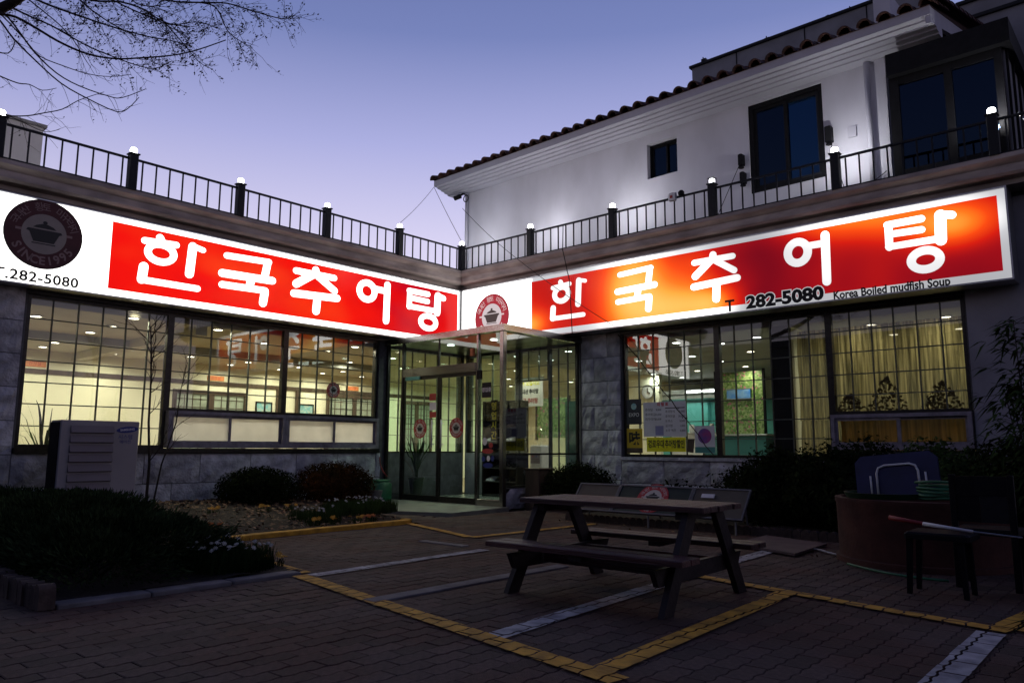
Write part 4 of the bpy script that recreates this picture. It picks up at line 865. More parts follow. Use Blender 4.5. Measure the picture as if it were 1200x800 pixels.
# left sign
S = thing('lightbox_sign', 'long lit sign over the left windows, dark round emblem and bright red panel', 'sign', (.3,-4.9,3.9))
o = MB(LF); u0,u1,v0,v1 = -9.72,-.475,3.275,4.535; o.box((u0,v0,.03),(u1,v1,.26)); part('housing', o, M['alu'], S)
o = MB(LF); q = .018; o.box((u0,v0,.261),(u1,v0+q,.305)); o.box((u0,v1-q,.261),(u1,v1,.305)); o.box((u0,v0+q,.261),(u0+q,v1-q,.305)); o.box((u1-q,v0+q,.261),(u1,v1-q,.305)); part('edge_frame', o, M['alu'], S)
def bL(p):
    u, v = p.y, p.z; b = .72+.15*math.exp(-((u+5.6)/.9)**2-((v-4.05)/.22)**2)+.12*math.exp(-((u+4.0)/1.0)**2-((v-3.62)/.2)**2)+.07*noise_(u*1.0, v*2.2, 1.6)
    b -= .20*max(0, min(1, (u+3.6)/1.5))*(1-.75*max(0, min(1,(u+1.3)/.8)))
    return b
M['glow_red_left'] = glow_mat('lit_red_film_left', [(0,(.2,0,.01)),(.42,(.42,.0,.02)),(.56,(.76,.0,.002)),(.72,(.92,.004,.0)),(.95,(1.0,.06,.006)),(1.3,(1,.2,.03))], 1.0)
f = part('white_face', gridmb(LF, u0+q, u1-q, v0+q, v1-q, .268, 60, 6), M['glow_white'], S); glow_attr(f, lambda p: 1.35)
f = part('red_panel', gridmb(LF, -7.81, -.53, 3.40, 4.435, .276, 220, 30), M['glow_red_left'], S); glow_attr(f, bL)
syllables(LF, .288, S, M['glow_white'], {'han':-6.875,'guk':-5.565,'chu':-4.19,'eo':-2.88,'tang':-1.45}, 1.22, lambda p: 1.35)
emblem(LF, -8.71, 4.03, .50, .27, S, mat('emblem_maroon', (.075,.016,.02), .6, 6, .2, 0), mat('emblem_grey', (.30,.26,.24), .6, 6, .1, 0), M['seal_dark'], mat('emblem_lettering', (.26,.17,.17), .6, 6, .1, 0), M['seal_dark'], thick=.02)
o = MB(LF); put_text(o, 'T.282-5080', -8.74, 3.395, .272, .20, .002, bold=.005, sx=1.08, sp=1.06); part('phone_number', o, M['ink'], S)
# door emblems
for x, lb in ((1.03,'round red and white pot sticker on the left door leaf'),(2.04,'round red and white pot sticker on the right door leaf')):
    t = thing('round_sticker', lb, 'sticker', (x,YE,1.42)); emblem(at_frame(RF,0,0,-(YE+.033)), x, 1.42, .185, 0, t, M['seal_red'], M['seal_white'], M['seal_dark'], M['seal_white'], M['seal_red'], 'backing', .001)
t = thing('round_sticker', 'small round dark red sticker on the left window nearest the porch', 'sticker', (-.05,-3.47,2.15)); emblem(at_frame(LF,0,0,-.095), -3.47, 2.15, .15, 0, t, M['seal_red'], M['seal_white'], M['seal_dark'], M['seal_white'], M['seal_red'], 'backing', .001)
# ================================================================ TERRACE RAILINGS AND LAMPS
lamp_hot = emit('post_lamp_glow', (1,.98,.97), 7)
_n = lamp_hot.node_tree; _e = [x for x in _n.nodes if x.type == 'EMISSION'][0]; _o = [x for x in _n.nodes if x.type == 'OUTPUT_MATERIAL'][0]
_t = _n.nodes.new('ShaderNodeBsdfTransparent'); _a = _n.nodes.new('ShaderNodeAddShader'); _n.links.new(_e.outputs[0], _a.inputs[0]); _n.links.new(_t.outputs[0], _a.inputs[1]); _n.links.new(_a.outputs[0], _o.inputs[0]); lamp_dim = emit('post_lamp_dim', (.95,.97,1), 3)
def post_lamp(loc, lab, m_, rz=0):
    t = thing('post_lamp', lab, 'lamp post', loc, 'lit posts along the roof terrace', rz=0); ORG[t.name] = Vector((0,0,0))
    o = MB(); o.bbox((-.062,-.062,0),(.062,.062,.56),.008); part('post', o, M['steel_dark'], t)
    o = MB(); o.box((-.075,-.075,.56),(.075,.075,.578)); part('collar', o, M['steel_dark'], t)
    o = MB(); o.lathe([(.044,.578),(.050,.60),(.050,.65),(.040,.668),(.02,.676)], n=16); part('lamp_glass', o, m_, t, smooth=True)
    if m_ is lamp_hot:
        pd = bpy.data.lights.new('post_lamp_bulb','POINT'); pd.energy = 24; pd.shadow_soft_size = .03; pd.color = (1,.985,.97); po_ = bpy.data.objects.new('post_lamp_bulb', pd); COL.objects.link(po_); po_.parent = t; po_.location = (0,0,.628)
    if m_ is lamp_hot: return t
    o = MB()
    for sx_ in (-1,1):
        for sy_ in (-1,1): o.box((sx_*.056-.003,sy_*.056-.003,.578),(sx_*.056+.003,sy_*.056+.003,.68))
    o.add([(-.062,-.062,.68),(.062,-.062,.68),(.062,.062,.68),(-.062,.062,.68),(0,0,.70)], [(0,3,2,1),(0,1,4),(1,2,4),(2,3,4),(3,0,4)]); part('lamp_cap', o, M['steel_dark'], t)
    return t
RX = .44; RY = -.585
LP = [-9.40,-7.65,-5.88,-4.13,-2.37]; names = ['leftmost','second','third','fourth','fifth']
for i, y in enumerate(LP): post_lamp((RX,y,4.93), f'lit post on the left terrace rail, {names[i]} from the left', lamp_hot)
post_lamp((RX,RY,4.93), 'lit post in the inner corner where both terrace rails meet', lamp_hot)
RPX = [2.45,4.47,6.50,8.53,10.58]
labs = ['lit post just right of the corner post','lit post third from the corner, glowing on the white wall','dim lit post left of the large dark window','lit post beside the right jamb of the large dark window','lit post in front of the dark sunroom']
for x, lb in zip(RPX, labs): post_lamp((x,RY,4.93), lb, lamp_dim if abs(x-6.5) < .1 else lamp_hot)
post_lamp((12.5,RY,4.93), 'post at the right end of the terrace rail', lamp_dim)
def railing(F, pos, dist, nb, lab):
    t = thing('terrace_railing', lab, 'railing', tuple(F @ Vector((pos[0],4.93,dist))))
    for a, b in zip(pos[:-1], pos[1:]):
        a2, b2 = a+.063, b-.063
        for z, h in ((5.41,.03),(4.934,.022)): o = MB(F); o.box((a2,z,dist-.018),(b2,z+h,dist+.018)); part('rail', o, M['steel_dark'], t)
        ed = .085; us = [a2+ed]+[a2+ed+(b2-a2-2*ed)*k/(nb-1) for k in range(1, nb-1)]+[b2-ed]
        for u in us: o = MB(F); o.box((u-.010,4.957,dist-.010),(u+.010,5.409,dist+.010)); part('baluster', o, M['steel_dark'], t)
    return t
railing(LF, [-10.6]+LP+[RY], RX, 8, 'black railing along the left terrace edge')
railing(RF, [RX]+RPX+[12.5], -RY, 10, 'black railing along the right terrace edge')
o = MB(); o.box((.22,-3.5,4.935),(.26,-.8,5.03)); single('blue_edging_sheet', o, M['blue_plastic'], 'dark blue strip lying behind the foot of the left railing near the corner', 'edging strip', (.24,-2,4.93))
t = thing('junction_box', 'small white box with a red mark on the right terrace rail', 'electrical box', (5.75,RY-.05,5.42)); o = MB(); o.bbox((5.70,RY-.09,5.36),(5.84,RY-.02,5.50),.01); part('box', o, M['white_paint'], t); o = MB(); o.box((5.74,RY-.098,5.40),(5.79,RY-.0905,5.45)); part('switch', o, M['red_plastic'], t)
o = MB(); o.lathe([(.04,0),(.055,.03),(.055,.07),(.03,.10)], (5.94,RY-.05,5.41), 12); single('rail_spotlight', o, M['black'], 'small black fitting on the rail right of the junction box', 'spotlight', (5.94,RY-.05,5.41))
# stair head on the left roof
t = thing('rooftop_cabin', 'pale rooftop cabin behind the left end of the railing', 'rooftop cabin', (-1.7,-8.6,4.86))
o = MB(); o.box((-2.6,-8.98,4.861),(-1.5,-8.36,6.25)); part('wall', o, M['ac_beige'], t); o = MB(); o.box((-2.65,-9.03,6.251),(-1.45,-8.32,6.30)); part('roof', o, M['kerb_grey'], t)
o = MB(); o.box((-1.499,-8.70,5.40),(-1.47,-8.50,5.42)); o.box((-1.499,-8.62,4.9),(-1.47,-8.60,5.42)); part('bracket', o, M['black'], t)
o = MB(); o.box((-1.499,-8.92,4.95),(-1.44,-8.86,5.01)); part('night_light', o, lamp_dim, t)

# ================================================================ ADDED DARK BUILDINGS (unseen behind the camera, darken reflections and the low horizon)
NB = thing('added_dark_building', 'added dark building behind the viewpoint, unseen, darkens the window reflections', 'building', (20,-24,0)); NM = Matrix.Translation((22.0,-23.0,0)) @ Matrix.Rotation(YAW,4,'Z')
w = MB(); walled(w, -20, 20, 0, 6.2, .3, [(-18+4*k,-16.6+4*k,1+2.6*j,2.4+2.6*j) for k in range(9) for j in range(2)], NM @ Matrix(((-1,0,0,0),(0,0,1,0),(0,1,0,0),(0,0,0,1)))); part('wall', w, M['steel_dark'], NB)
w = MB(NM); w.box((-20.3,-6,6.21),(20.3,.4,6.5)); part('roof', w, M['steel_dark'], NB); w = MB(NM); w.box((-19.9,-.5,.1),(19.9,-.4,6.1)); part('inner_screen', w, M['black'], NB)
NH = thing('added_dark_house', 'added dark house at left behind the viewpoint, unseen, darkens the window reflections', 'house', (-4,-24,0))
w = MB(); walled(w, -20, 9, 0, 6.0, .3, [(-18+4.5*k,-16.2+4.5*k,1+2.6*j,2.4+2.6*j) for k in range(6) for j in range(2)], Matrix.Translation((0,-24,0)) @ Matrix(((1,0,0,0),(0,0,1,0),(0,1,0,0),(0,0,0,1)))); part('wall', w, M['steel_dark'], NH)
w = MB(); w.box((-20.3,-30,6.01),(9.3,-23.7,6.3)); part('roof', w, M['steel_dark'], NH); w = MB(); w.box((-19.9,-24.9,.1),(8.9,-24.8,5.9)); part('inner_screen', w, M['black'], NH)
# ================================================================ WHITE HOUSE
HM = Matrix.Translation((9.2,.05,0)) @ Matrix.Rotation(radians(-1.2),4,'Z') @ Matrix.Translation((-9.2,-.05,0))
HF = HM @ at_frame(RF,0,0,-.05)
H = thing('white_house', 'white two storey house with terracotta eaves above the right sign', 'house', (4.5,.3,4.9))
Wt = 7.12
w = MB(); walled(w, -.22, 9.22, 4.861, Wt, .25, [(4.80,5.46,6.20,6.90),(6.88,8.17,5.42,7.03)], HF); hw = part('wall', w, M['stucco'], H)
w = MB(HM); w.box((-.22,.301,4.861),(.03,7,Wt)); w.box((8.97,.301,4.861),(9.22,7,8.3)); w.box((.031,6.75,4.861),(8.969,7,Wt)); part('side_wall', w, M['stucco'], H)
w = MB(HM); w.box((.03,.302,5.0),(8.96,.36,5.05)); part('inner_floor', w, M['black'], H)
w = MB(HM); w.box((.05,1.6,4.9),(8.95,1.65,7.1)); part('room_wall', w, M['dark_cloth'], H)
# eaves moulding
pf = [(.05,7.10),(-.10,7.12),(-.10,7.15),(-.23,7.16),(-.23,7.19),(-.36,7.20),(-.36,7.23),(-.50,7.24),(-.50,7.29),(-.60,7.29),(-.60,7.345),(.05,7.36)]
pf = [(.05,7.085),(-.16,7.09),(-.16,7.115),(-.27,7.12),(-.27,7.145),(-.38,7.15),(-.38,7.175),(-.49,7.18),(-.49,7.205),(-.60,7.21),(-.60,7.345),(.05,7.36)]
mb = MB(HM); n = len(pf); xa, xb = -.72, 9.97
mb.add([(xa,y,z) for y,z in pf]+[(xb,y,z) for y,z in pf], [tuple(range(n-1,-1,-1)), tuple(range(n,2*n))]+[(i,(i+1)%n,n+(i+1)%n,n+i) for i in range(n)]); part('eaves_moulding', mb, M['stucco_trim'], H)
SL = math.tan(radians(16)); zr = lambda y: 7.35+(y+.60)*SL
mb = MB(HM); P_ = [(-.62,zr(-.62)),(3.6,zr(3.6)),(7.6,zr(-.4)),(7.6,zr(-.4)-.12),(3.6,zr(3.6)-.16),(-.55,zr(-.62)-.0)]; n = len(P_)
mb.add([(xa,y,z) for y,z in P_]+[(xb,y,z) for y,z in P_], [tuple(range(n-1,-1,-1)), tuple(range(n,2*n))]+[(i,(i+1)%n,n+(i+1)%n,n+i) for i in range(n)]); rf = part('roof', mb, M['roof_tile'], H)
mb = MB(HM); mb.add([(9.90,-.58,7.09),(9.965,-.58,7.09),(9.965,3.6,zr(3.6)-.30),(9.90,3.6,zr(3.6)-.30),(9.90,-.58,7.34),(9.965,-.58,7.34),(9.965,3.6,zr(3.6)-.17),(9.90,3.6,zr(3.6)-.17)], [(0,3,2,1),(4,5,6,7),(0,1,5,4),(1,2,6,5),(2,3,7,6),(3,0,4,7)]); part('rake_board', mb, M['stucco_trim'], H)
# tiles
tb = MB(); n_ = 8; L_ = .36; prof_ = []
for (yy, rr) in ((-.0,.104),(L_,.088)):
    prof_ += [(rr*cos(pi-pi*k/n_), yy, rr*sin(pi*k/n_)*1.0+.005) for k in range(n_+1)]+[((rr-.016)*cos(pi*k/n_), yy, (rr-.016)*sin(pi*k/n_)+.005) for k in range(n_+1)]
nn_ = 2*(n_+1); tb.add(prof_, [tuple(range(nn_-1,-1,-1)), tuple(range(nn_,2*nn_))]+[(i,(i+1)%nn_,nn_+(i+1)%nn_,nn_+i) for i in range(nn_)])
tme = tb.mesh('roof_tile', M['roof_tile']); th = math.atan(SL)
nx_ = int((xb-xa)/.287)
for r in range(3):
    for i in range(nx_+1):
        x = xa+.05+.287*i; y = -.68+.30*r; Mx = HM @ Matrix.Translation((x+random.uniform(-.006,.006), y, zr(y)+.012+random.uniform(-.004,.004))) @ Matrix.Rotation(th,4,'X') @ Matrix.Rotation(random.uniform(-.02,.02),4,'Z')
        inst('roof_tile', tme, Mx, rf)
for r in range(12): y = -.62+.31*r; inst('roof_tile', tme, HM @ Matrix.Translation((9.99,y,zr(y)+.06)) @ Matrix.Rotation(th,4,'X') @ Matrix.Scale(1.25,4), rf)
# windows
def dark_window(u0,u1,v0,v1,lbl,split=.5,w=-.14,b=.06):
    wn = MB(HF); wn.box((u0,v0,w-.06),(u0+b,v1,w+.03)); wn.box((u1-b,v0,w-.06),(u1,v1,w+.03)); wn.box((u0+b,v0,w-.06),(u1-b,v0+b,w+.03)); wn.box((u0+b,v1-b,w-.06),(u1-b,v1,w+.03))
    W_ = part('window', wn, M['black'], hw, label=lbl); mid = u0+(u1-u0)*split
    for k, (a, c) in enumerate(((u0+b,mid+.03),(mid-.03,u1-b))):
        ww = w-.0-.03*k; s = MB(HF); q = b*.8; s.box((a,v0+b,ww-.025),(a+q,v1-b,ww)); s.box((c-q,v0+b,ww-.025),(c,v1-b,ww)); s.box((a+q,v0+b,ww-.025),(c-q,v0+b+q,ww)); s.box((a+q,v1-b-q,ww-.025),(c-q,v1-b,ww)); part('sash', s, M['black'] if k == 0 or b < .05 else M['steel_dark'], W_)
        p = MB(HF); p.box((a+q,v0+b+q,ww-.016),(c-q,v1-b-q,ww-.010)); part('pane', p, M['glass_dark'] if (k == 1 and b > .05) else M['glass_black'], W_)
dark_window(4.80,5.46,6.20,6.90,'small two pane window',.52,b=.04)
dark_window(6.88,8.17,5.42,7.03,'large dark sliding window',.5,w=-.06,b=.075)
# downpipes, pilaster
o = MB(HF); o.box((9.02,4.9,.001),(9.17,7.085,.06)); part('pilaster', o, M['stucco'], H)
o = MB(HM); o.tube([(8.90,-.02,4.95),(8.90,-.02,7.08)], .045, 12); part('downpipe', o, M['stucco_trim'], H, smooth=True)
o = MB(HM); o.tube([(-.19,-.02,4.95),(-.19,-.02,7.05)], .04, 12); part('downpipe', o, M['stucco_trim'], H, smooth=True)
o = MB(HF); o.box((8.55,5.95,.001),(8.68,6.12,.035)); part('meter_box', o, M['stucco_trim'], H)
def sconce(x, z, lab, s=1):
    t = thing('wall_light', lab, 'wall light', tuple(HM @ Vector((x,.03,z)))); o = MB(HM); o.bbox((x-.04*s,-.08,z),(x+.04*s,.049,z+.20*s),.012); part('body', o, M['black'], t); o = MB(HM); o.lathe([(.03,0),(.05,-.04),(.05,-.05)], (x,-.03,z), 12); part('shade', o, M['black'], t)
sconce(6.76, 5.95, 'black wall light left of the large dark window, upper one'); sconce(6.78, 5.62, 'black wall light left of the large dark window, lower one'); sconce(8.27, 5.95, 'black wall light right of the large dark window', 1.3)
t = thing('security_camera', 'black camera and coiled cable under the left end of the eaves', 'camera', tuple(HM @ Vector((-.25,-.2,6.95))))
o = MB(HM); o.tube([(-.22,-.0,7.04),(-.22,-.12,7.04),(-.30,-.20,6.96)], .02, 8); part('bracket', o, M['black'], t); o = MB(HM); o.tube([(-.38,-.24,6.93),(-.22,-.20,6.96)], .055, 12); part('camera_body', o, M['black'], t)
o = MB(HM); o.tube([(-.18+.08*cos(a*.5),-.06,6.93+.08*sin(a*.5)) for a in range(26)], .012, 6); part('coiled_cable', o, M['black'], t)
# sunroom
Sr = thing('dark_sunroom', 'black framed glass sunroom with a dark flat roof at the right end of the house', 'sunroom', (10,-.3,4.9))
o = MB(); o.box((9.28,-.42,6.56),(10.84,3.6,6.90)); part('roof_fascia', o, M['black'], Sr)
o = MB(); o.box((9.27,-.30,4.861),(9.40,-.18,6.56)); part('post', o, M['black'], Sr)
for x in (10.0,10.62): o = MB(); o.box((x,-.30,4.861),(x+.10,-.20,6.56)); part('post', o, M['black'], Sr)
for z in (5.0,6.44): o = MB(); o.box((9.40,-.295,z),(10.62,-.21,z+.12)); part('rail', o, M['black'], Sr)
for a, b in ((9.402,9.998),(10.102,10.618)): o = MB(); o.box((a,-.26,5.12),(b,-.25,6.44)); part('glass_pane', o, M['glass_black'], Sr)
o = MB(); o.box((10.70,-.19,4.861),(10.74,3.5,6.56)); part('side_panel', o, M['panel_grey'], Sr)
for k in range(7): o = MB(); o.box((10.74,-.15+.5*k,4.9),(10.77,-.11+.5*k,6.56)); part('cladding_strip', o, M['black'], Sr)
o = MB(); o.box((9.4,3.3,4.9),(10.7,3.4,6.56)); part('back_panel', o, M['black'], Sr)
o = MB(); o.tube([(10.86,-.45,5.5),(11.15,-.45,4.93)], .012, 6); single('stay_wire', o, M['alu'], 'thin pale stay beside the right side of the sunroom', 'wire', (10.9,-.45,5.2))
B1 = thing('rear_building', 'grey flat roofed building rising behind the tiled roof', 'building', (6.2,3.4,4.9))
o = MB(); o.box((3.85,3.9,4.861),(8.95,6.7,10.30)); part('wall', o, M['panel_grey'], B1); o = MB(); o.box((3.80,3.84,10.301),(9.0,6.75,10.36)); part('parapet_cap', o, M['steel_dark'], B1)
for x in (5.0,6.6,7.9): o = MB(); o.box((x,3.885,9.0),(x+.02,3.899,10.30)); part('panel_joint', o, M['black'], B1)
for x, h in ((4.05,.16),(5.65,.10),(7.5,.08)): o = MB(); o.box((x,4.0,10.361),(x+.12,4.1,10.36+h)); o.box((x+.04,4.0,10.36+h),(x+.06,4.02,10.40+h)); part('roof_vent', o, M['steel_dark'], B1)
o = MB(); o.lathe([(.05,0),(.05,.10),(.12,.12),(.12,.20),(.04,.26)], (7.0,4.3,10.361), 14); part('turbine_vent', o, M['steel_dark'], B1)
B2 = thing('side_building', 'dark grey clad building behind the sunroom at the right edge', 'building', (12,2.6,4.9))
o = MB(); o.box((9.75,2.9,4.861),(13.0,6.8,9.05)); part('wall', o, M['panel_grey'], B2); o = MB(); o.box((9.70,2.84,8.72),(13.05,2.899,8.78)); part('ledge', o, M['steel_dark'], B2); o = MB(); o.box((9.70,2.84,9.051),(13.05,6.85,9.11)); part('parapet_cap', o, M['steel_dark'], B2)
# wires
def wire(pts, r, lab, m_='black', sag=0):
    P_ = []; pts = [Vector(p) for p in pts]
    for a, b in zip(pts[:-1], pts[1:]):
        for k in range(8): q = k/8; p = a.lerp(b, q); p.z -= sag*4*q*(1-q); P_.append(p)
    P_.append(pts[-1]); o = MB(); o.tube(P_, r, 5); return single('cable', o, M[m_], lab, 'cable', tuple(pts[0]))
e0 = HM @ Vector((-.72,-.6,7.2))
wire([e0,(.42,-2.37,5.62)], .005, 'thin cable from the eaves tip to the left terrace rail', sag=.05)
wire([e0,(RX,RY,5.6)], .006, 'cable dropping from the eaves tip to the corner post', sag=.02)
wire([(-.05,-.1,6.6),(2.1,-.64,4.95),(4.4,-.48,3.3)], .006, 'thin cable crossing the right sign diagonally', sag=.05)
wire([(3.32,RY-.03,5.42),(3.34,-.66,4.9),(3.36,-.47,4.3),(3.42,-.475,3.25)], .009, 'black cable hanging straight over the first character of the right sign')
t = thing('dry_creeper', 'dark dry creeper stem slanting across the window with the menu sheet', 'plant', (4.2,-.06,3.2))
o = MB(); pts = [Vector((4.20,-.06,3.22)).lerp(Vector((6.12,-.10,.95)), k/14)+Vector((random.uniform(-.02,.02),random.uniform(-.02,.02),random.uniform(-.02,.02))) for k in range(15)]; o.tube(pts, .011, 6, r2=.008); part('stem', o, M['twig'], t)
o = MB()
for k in (5,6,6,7,7,9,10): 
    for _ in range(3): leafq(o, pts[k]+Vector((random.gauss(0,.025),-.01,random.gauss(0,.025))), .03)
part('dead_leaves', o, M['twig'], t)
wire([(6.76,.0,6.0),(6.2,.02,4.98),(5.2,.02,5.02)], .006, 'thin cable along the foot of the white wall left of the large window')
wire([(8.3,.0,5.9),(8.5,-.04,5.0),(9.1,-.04,5.25)], .006, 'thin cable along the white wall right of the large window', sag=.04)

# ================================================================ YARD OBJECTS
# picnic table
t = thing('picnic_table', 'dark stained wooden picnic table with attached benches in the yard', 'picnic table', (8.96,-7.15,0), rz=.03)
def plank(name, x0, x1, y0, y1, z0, z1, par, jit=.004):
    o = MB(); o.bbox((x0+random.uniform(-jit,jit),y0,z0),(x1+random.uniform(-jit*2,jit*2),y1,z1),.006); return part(name, o, M['wood'], par)
tt = part('top_batten', MB().box((-.62,-.27,.575),(-.56,.27,.628)), M['wood_leg'], t); part('top_batten', MB().box((.56,-.27,.575),(.62,.27,.628)), M['wood_leg'], t)
for k in range(5): plank('plank', -.78, .78, -.31+.1255*k, -.31+.1255*k+.113, .63, .668, tt)
for s, nm in ((-1,'bench_seat'),(1,'bench_seat')):
    b = part(nm, MB().box((-.05,min(s*.42,s*.66),.292),(.05,max(s*.42,s*.66),.327)), M['wood_leg'], t)
    for k in range(2): y0 = s*.675-(.125 if s > 0 else 0)-s*.13*k; plank('plank', -.81, .81, y0, y0+.122, .329, .367, b)
for sx_ in (-.59,.59):
    for sy_ in (-1,1):
        o = MB(); a, b = Vector((sx_,sy_*.57,0)), Vector((sx_,sy_*.20,.64)); d = (b-a); x = .045*(1 if sx_ > 0 else -1)
        yw = .066; xo = sx_+x
        o.add([(xo-.022,a.y-yw,0),(xo+.022,a.y-yw,0),(xo+.022,a.y+yw,0),(xo-.022,a.y+yw,0),(xo-.022,b.y-yw,.625),(xo+.022,b.y-yw,.625),(xo+.022,b.y+yw,.625),(xo-.022,b.y+yw,.625)], [(0,3,2,1),(4,5,6,7),(0,1,5,4),(1,2,6,5),(2,3,7,6),(3,0,4,7)])
        part('leg', o, M['wood_leg'], t)
    o = MB(); o.add([(sx_-.02,-.66,.29),(sx_-.02,.66,.29),(sx_-.02,.60,.18),(sx_-.02,-.60,.18),(sx_+.02,-.66,.29),(sx_+.02,.66,.29),(sx_+.02,.60,.18),(sx_+.02,-.60,.18)], [(0,1,2,3),(7,6,5,4),(0,4,5,1),(1,5,6,2),(2,6,7,3),(3,7,4,0)]); part('cross_beam', o, M['wood_leg'], t)
o = MB(); o.box((-.54,-.30,.20),(.54,-.26,.28)); part('stretcher', o, M['wood'], t); o = MB(); o.box((-.54,.26,.20),(.54,.30,.28)); part('stretcher', o, M['wood'], t)
# leaning display board
t = thing('display_board', 'low three panel display board in aluminium frames with a round red emblem', 'display board', (6.7,-2.9,0))
tl = math.atan2(.36,.30); BFm = Matrix.Translation((5.35,-3.12,.17)) @ Matrix(((1,0,0,0),(0,cos(tl),-sin(tl),0),(0,sin(tl),cos(tl),0),(0,0,0,1)))
xs = [0,.72,1.87,2.66]; hh = .47
cols_ = [M['cardboard'] if 'cardboard' in M else mat('beige_board', (.10,.088,.07), .7, 4, .2, .1), mat('green_board', (.012,.028,.022), .6, 4, .2, .1), bpy.data.materials.get('beige_board') or mat('beige_board', (.10,.088,.07), .7, 4, .2, .1)]
for k in range(3):
    a, b = xs[k]+.004, xs[k+1]-.004; o = MB(BFm); q = .022
    o.box((a,0,0),(b,q,.03)); o.box((a,hh-q,0),(b,hh,.03)); o.box((a,q,0),(a+q,hh-q,.03)); o.box((b-q,q,0),(b,hh-q,.03)); f_ = part('panel_frame', o, M['alu_dull'], t)
    o = MB(BFm); o.box((a+q,q,.005),(b-q,hh-q,.018)); part('panel', o, cols_[k], f_)
emblem(BFm, 1.30, .26, .24, .019, t, M['seal_red'], M['seal_white'], M['seal_dark'], M['seal_white'], M['seal_red'])
for x in (.1,1.3,2.55): o = MB(); o.tube([(5.35+x,-3.09,.19),(5.35+x,-3.09,-.0)], .015, 8); o.tube([(5.35+x,-2.84,.50),(5.35+x,-2.76,.05)], .015, 8); part('leg', o, M['alu'], t)
o = MB(BFm); o.box((2.02,.30,.031),(2.20,.36,.045)); part('label_strip', o, M['paper'], t)
# AC unit
t = thing('air_conditioner', 'beige outdoor air conditioner with louvres standing in the juniper bed', 'air conditioner', (1.1,-8.1,.2))
o = MB(); o.bbox((.78,-8.56,.26),(1.16,-7.56,1.40),.012); part('casing', o, M['ac_beige'], t)
o = MB(); o.box((.80,-8.575,.30),(1.13,-8.561,1.37)); part('side_grille', o, M['black'], t)
for k in range(8):
    z = .33+.128*k; o = MB(); o.add([(1.161,-8.44,z),(1.161,-7.90,z),(1.205,-7.90,z+.012),(1.205,-8.44,z+.012),(1.161,-8.44,z+.105),(1.161,-7.90,z+.105),(1.170,-7.90,z+.10),(1.170,-8.44,z+.10)], [(0,3,2,1),(4,5,6,7),(0,1,5,4),(1,2,6,5),(2,3,7,6),(3,0,4,7)]); part('louvre', o, M['ac_panel'], t)
o = MB(LF); o.prism([(-7.72+.145*cos(2*pi*k/20)*cos(.12)-.035*sin(2*pi*k/20)*sin(.12), 1.285+.042*sin(2*pi*k/20)+.13*cos(2*pi*k/20)*sin(.12)) for k in range(20)], 1.161, 1.166); part('oval_badge', o, M['logo_blue'], t)
o = MB(LF); put_text(o, 'SAMSUNG', -7.72, 1.285, 1.1675, .042, .0008, bold=.001, rot=.10); part('badge_lettering', o, M['paper'], t)
o = MB(LF); put_text(o, '시스템', -7.74, 1.18, 1.163, .07, .0008); put_text(o, '에어컨', -7.74, 1.115, 1.163, .055, .0008); part('lettering', o, M['logo_blue'], t)
for y in (-8.5,-7.7): o = MB(); o.box((.80,y,.15),(1.14,y+.08,.259)); part('foot', o, M['black'], t)
# terracotta tub and what stands on it
tc_ = Vector((10.20,-3.95,0))
t = thing('terracotta_tub', 'large round terracotta tub beside the hedge', 'tub', tuple(tc_))
o = MB(); o.lathe([(.70,0),(.735,.02),(.745,.54),(.755,.56),(.755,.595),(.70,.60),(.69,.50),(.0,.50)], tuple(tc_), 48, cap=False); part('tub_wall', o, M['terracotta'], t, autos=35)
o = MB(); o.lathe([(.755,.0),(.77,.0),(.77,.05),(.737,.055)], tuple(tc_), 48, cap=False); part('foot_ring', o, M['terracotta'], t, autos=35)
t = thing('folding_table', 'dark blue folding table top with white tube legs leaning on the tub', 'folding table', (10.05,-4.1,.6))
TM = Matrix.Translation((9.70,-4.15,.58)) @ Matrix.Rotation(radians(-6),4,'Y') @ Matrix.Rotation(radians(-12),4,'X')
o = MB(TM); w_, h_ = .74, .40
pl = [(.03,0),(w_-.03,0),(w_,.03),(w_,h_-.06),(w_-.06,h_),(.06,h_),(0,h_-.06),(0,.03)]; o.T = TM @ RF; o.prism(pl, -.02, .02); part('table_top', o, M['blue_plastic'], t)
o = MB(TM @ RF); o.tube([(.20,.02,.035),(.20,.22,.035),(.22,.27,.035),(.28,.29,.035),(.50,.29,.035),(.55,.27,.035),(.57,.22,.035),(.57,.02,.035)], .011, 8); part('leg_frame', o, M['white_paint'], t, smooth=True)
for x in (.14,.63): o = MB(TM @ RF); o.tube([(x,.02,.03),(x,.20,.03)], .009, 8); part('strut', o, M['white_paint'], t, smooth=True)
t = thing('green_tray', 'flat dark green tray lying on the terracotta tub', 'tray', (10.0,-4.3,.6)); o = MB(); o.lathe([(.0,0),(.33,0),(.36,.05),(.34,.05),(.32,.015),(0,.015)], (9.98,-4.28,.602), 32, cap=False); part('tray_body', o, M['dark_green'], t, autos=35)
o = MB(); pts = [(10.55+(.26+.02*sin(k*.9))*cos(k*.35), -4.35+(.17+.015*cos(k*1.3))*sin(k*.35), .605+.0035*k*.45+.006*sin(k)) for k in range(110)]; o.tube(pts, .013, 7); single('garden_hose', o, M['green_plastic'], 'coiled green garden hose on the terracotta tub', 'hose', (10.5,-4.3,.6), smooth=True)
o = MB(); pts = [(9.75+.9*k/20, -4.72-.15*sin(k/20*pi*.9)-.35*k/20, .022) for k in range(21)]; o.tube(pts, .011, 7); single('fallen_hose', o, M['green_plastic'], 'length of green hose on the paving at the foot of the tub', 'hose', (10,-4.8,0), smooth=True)
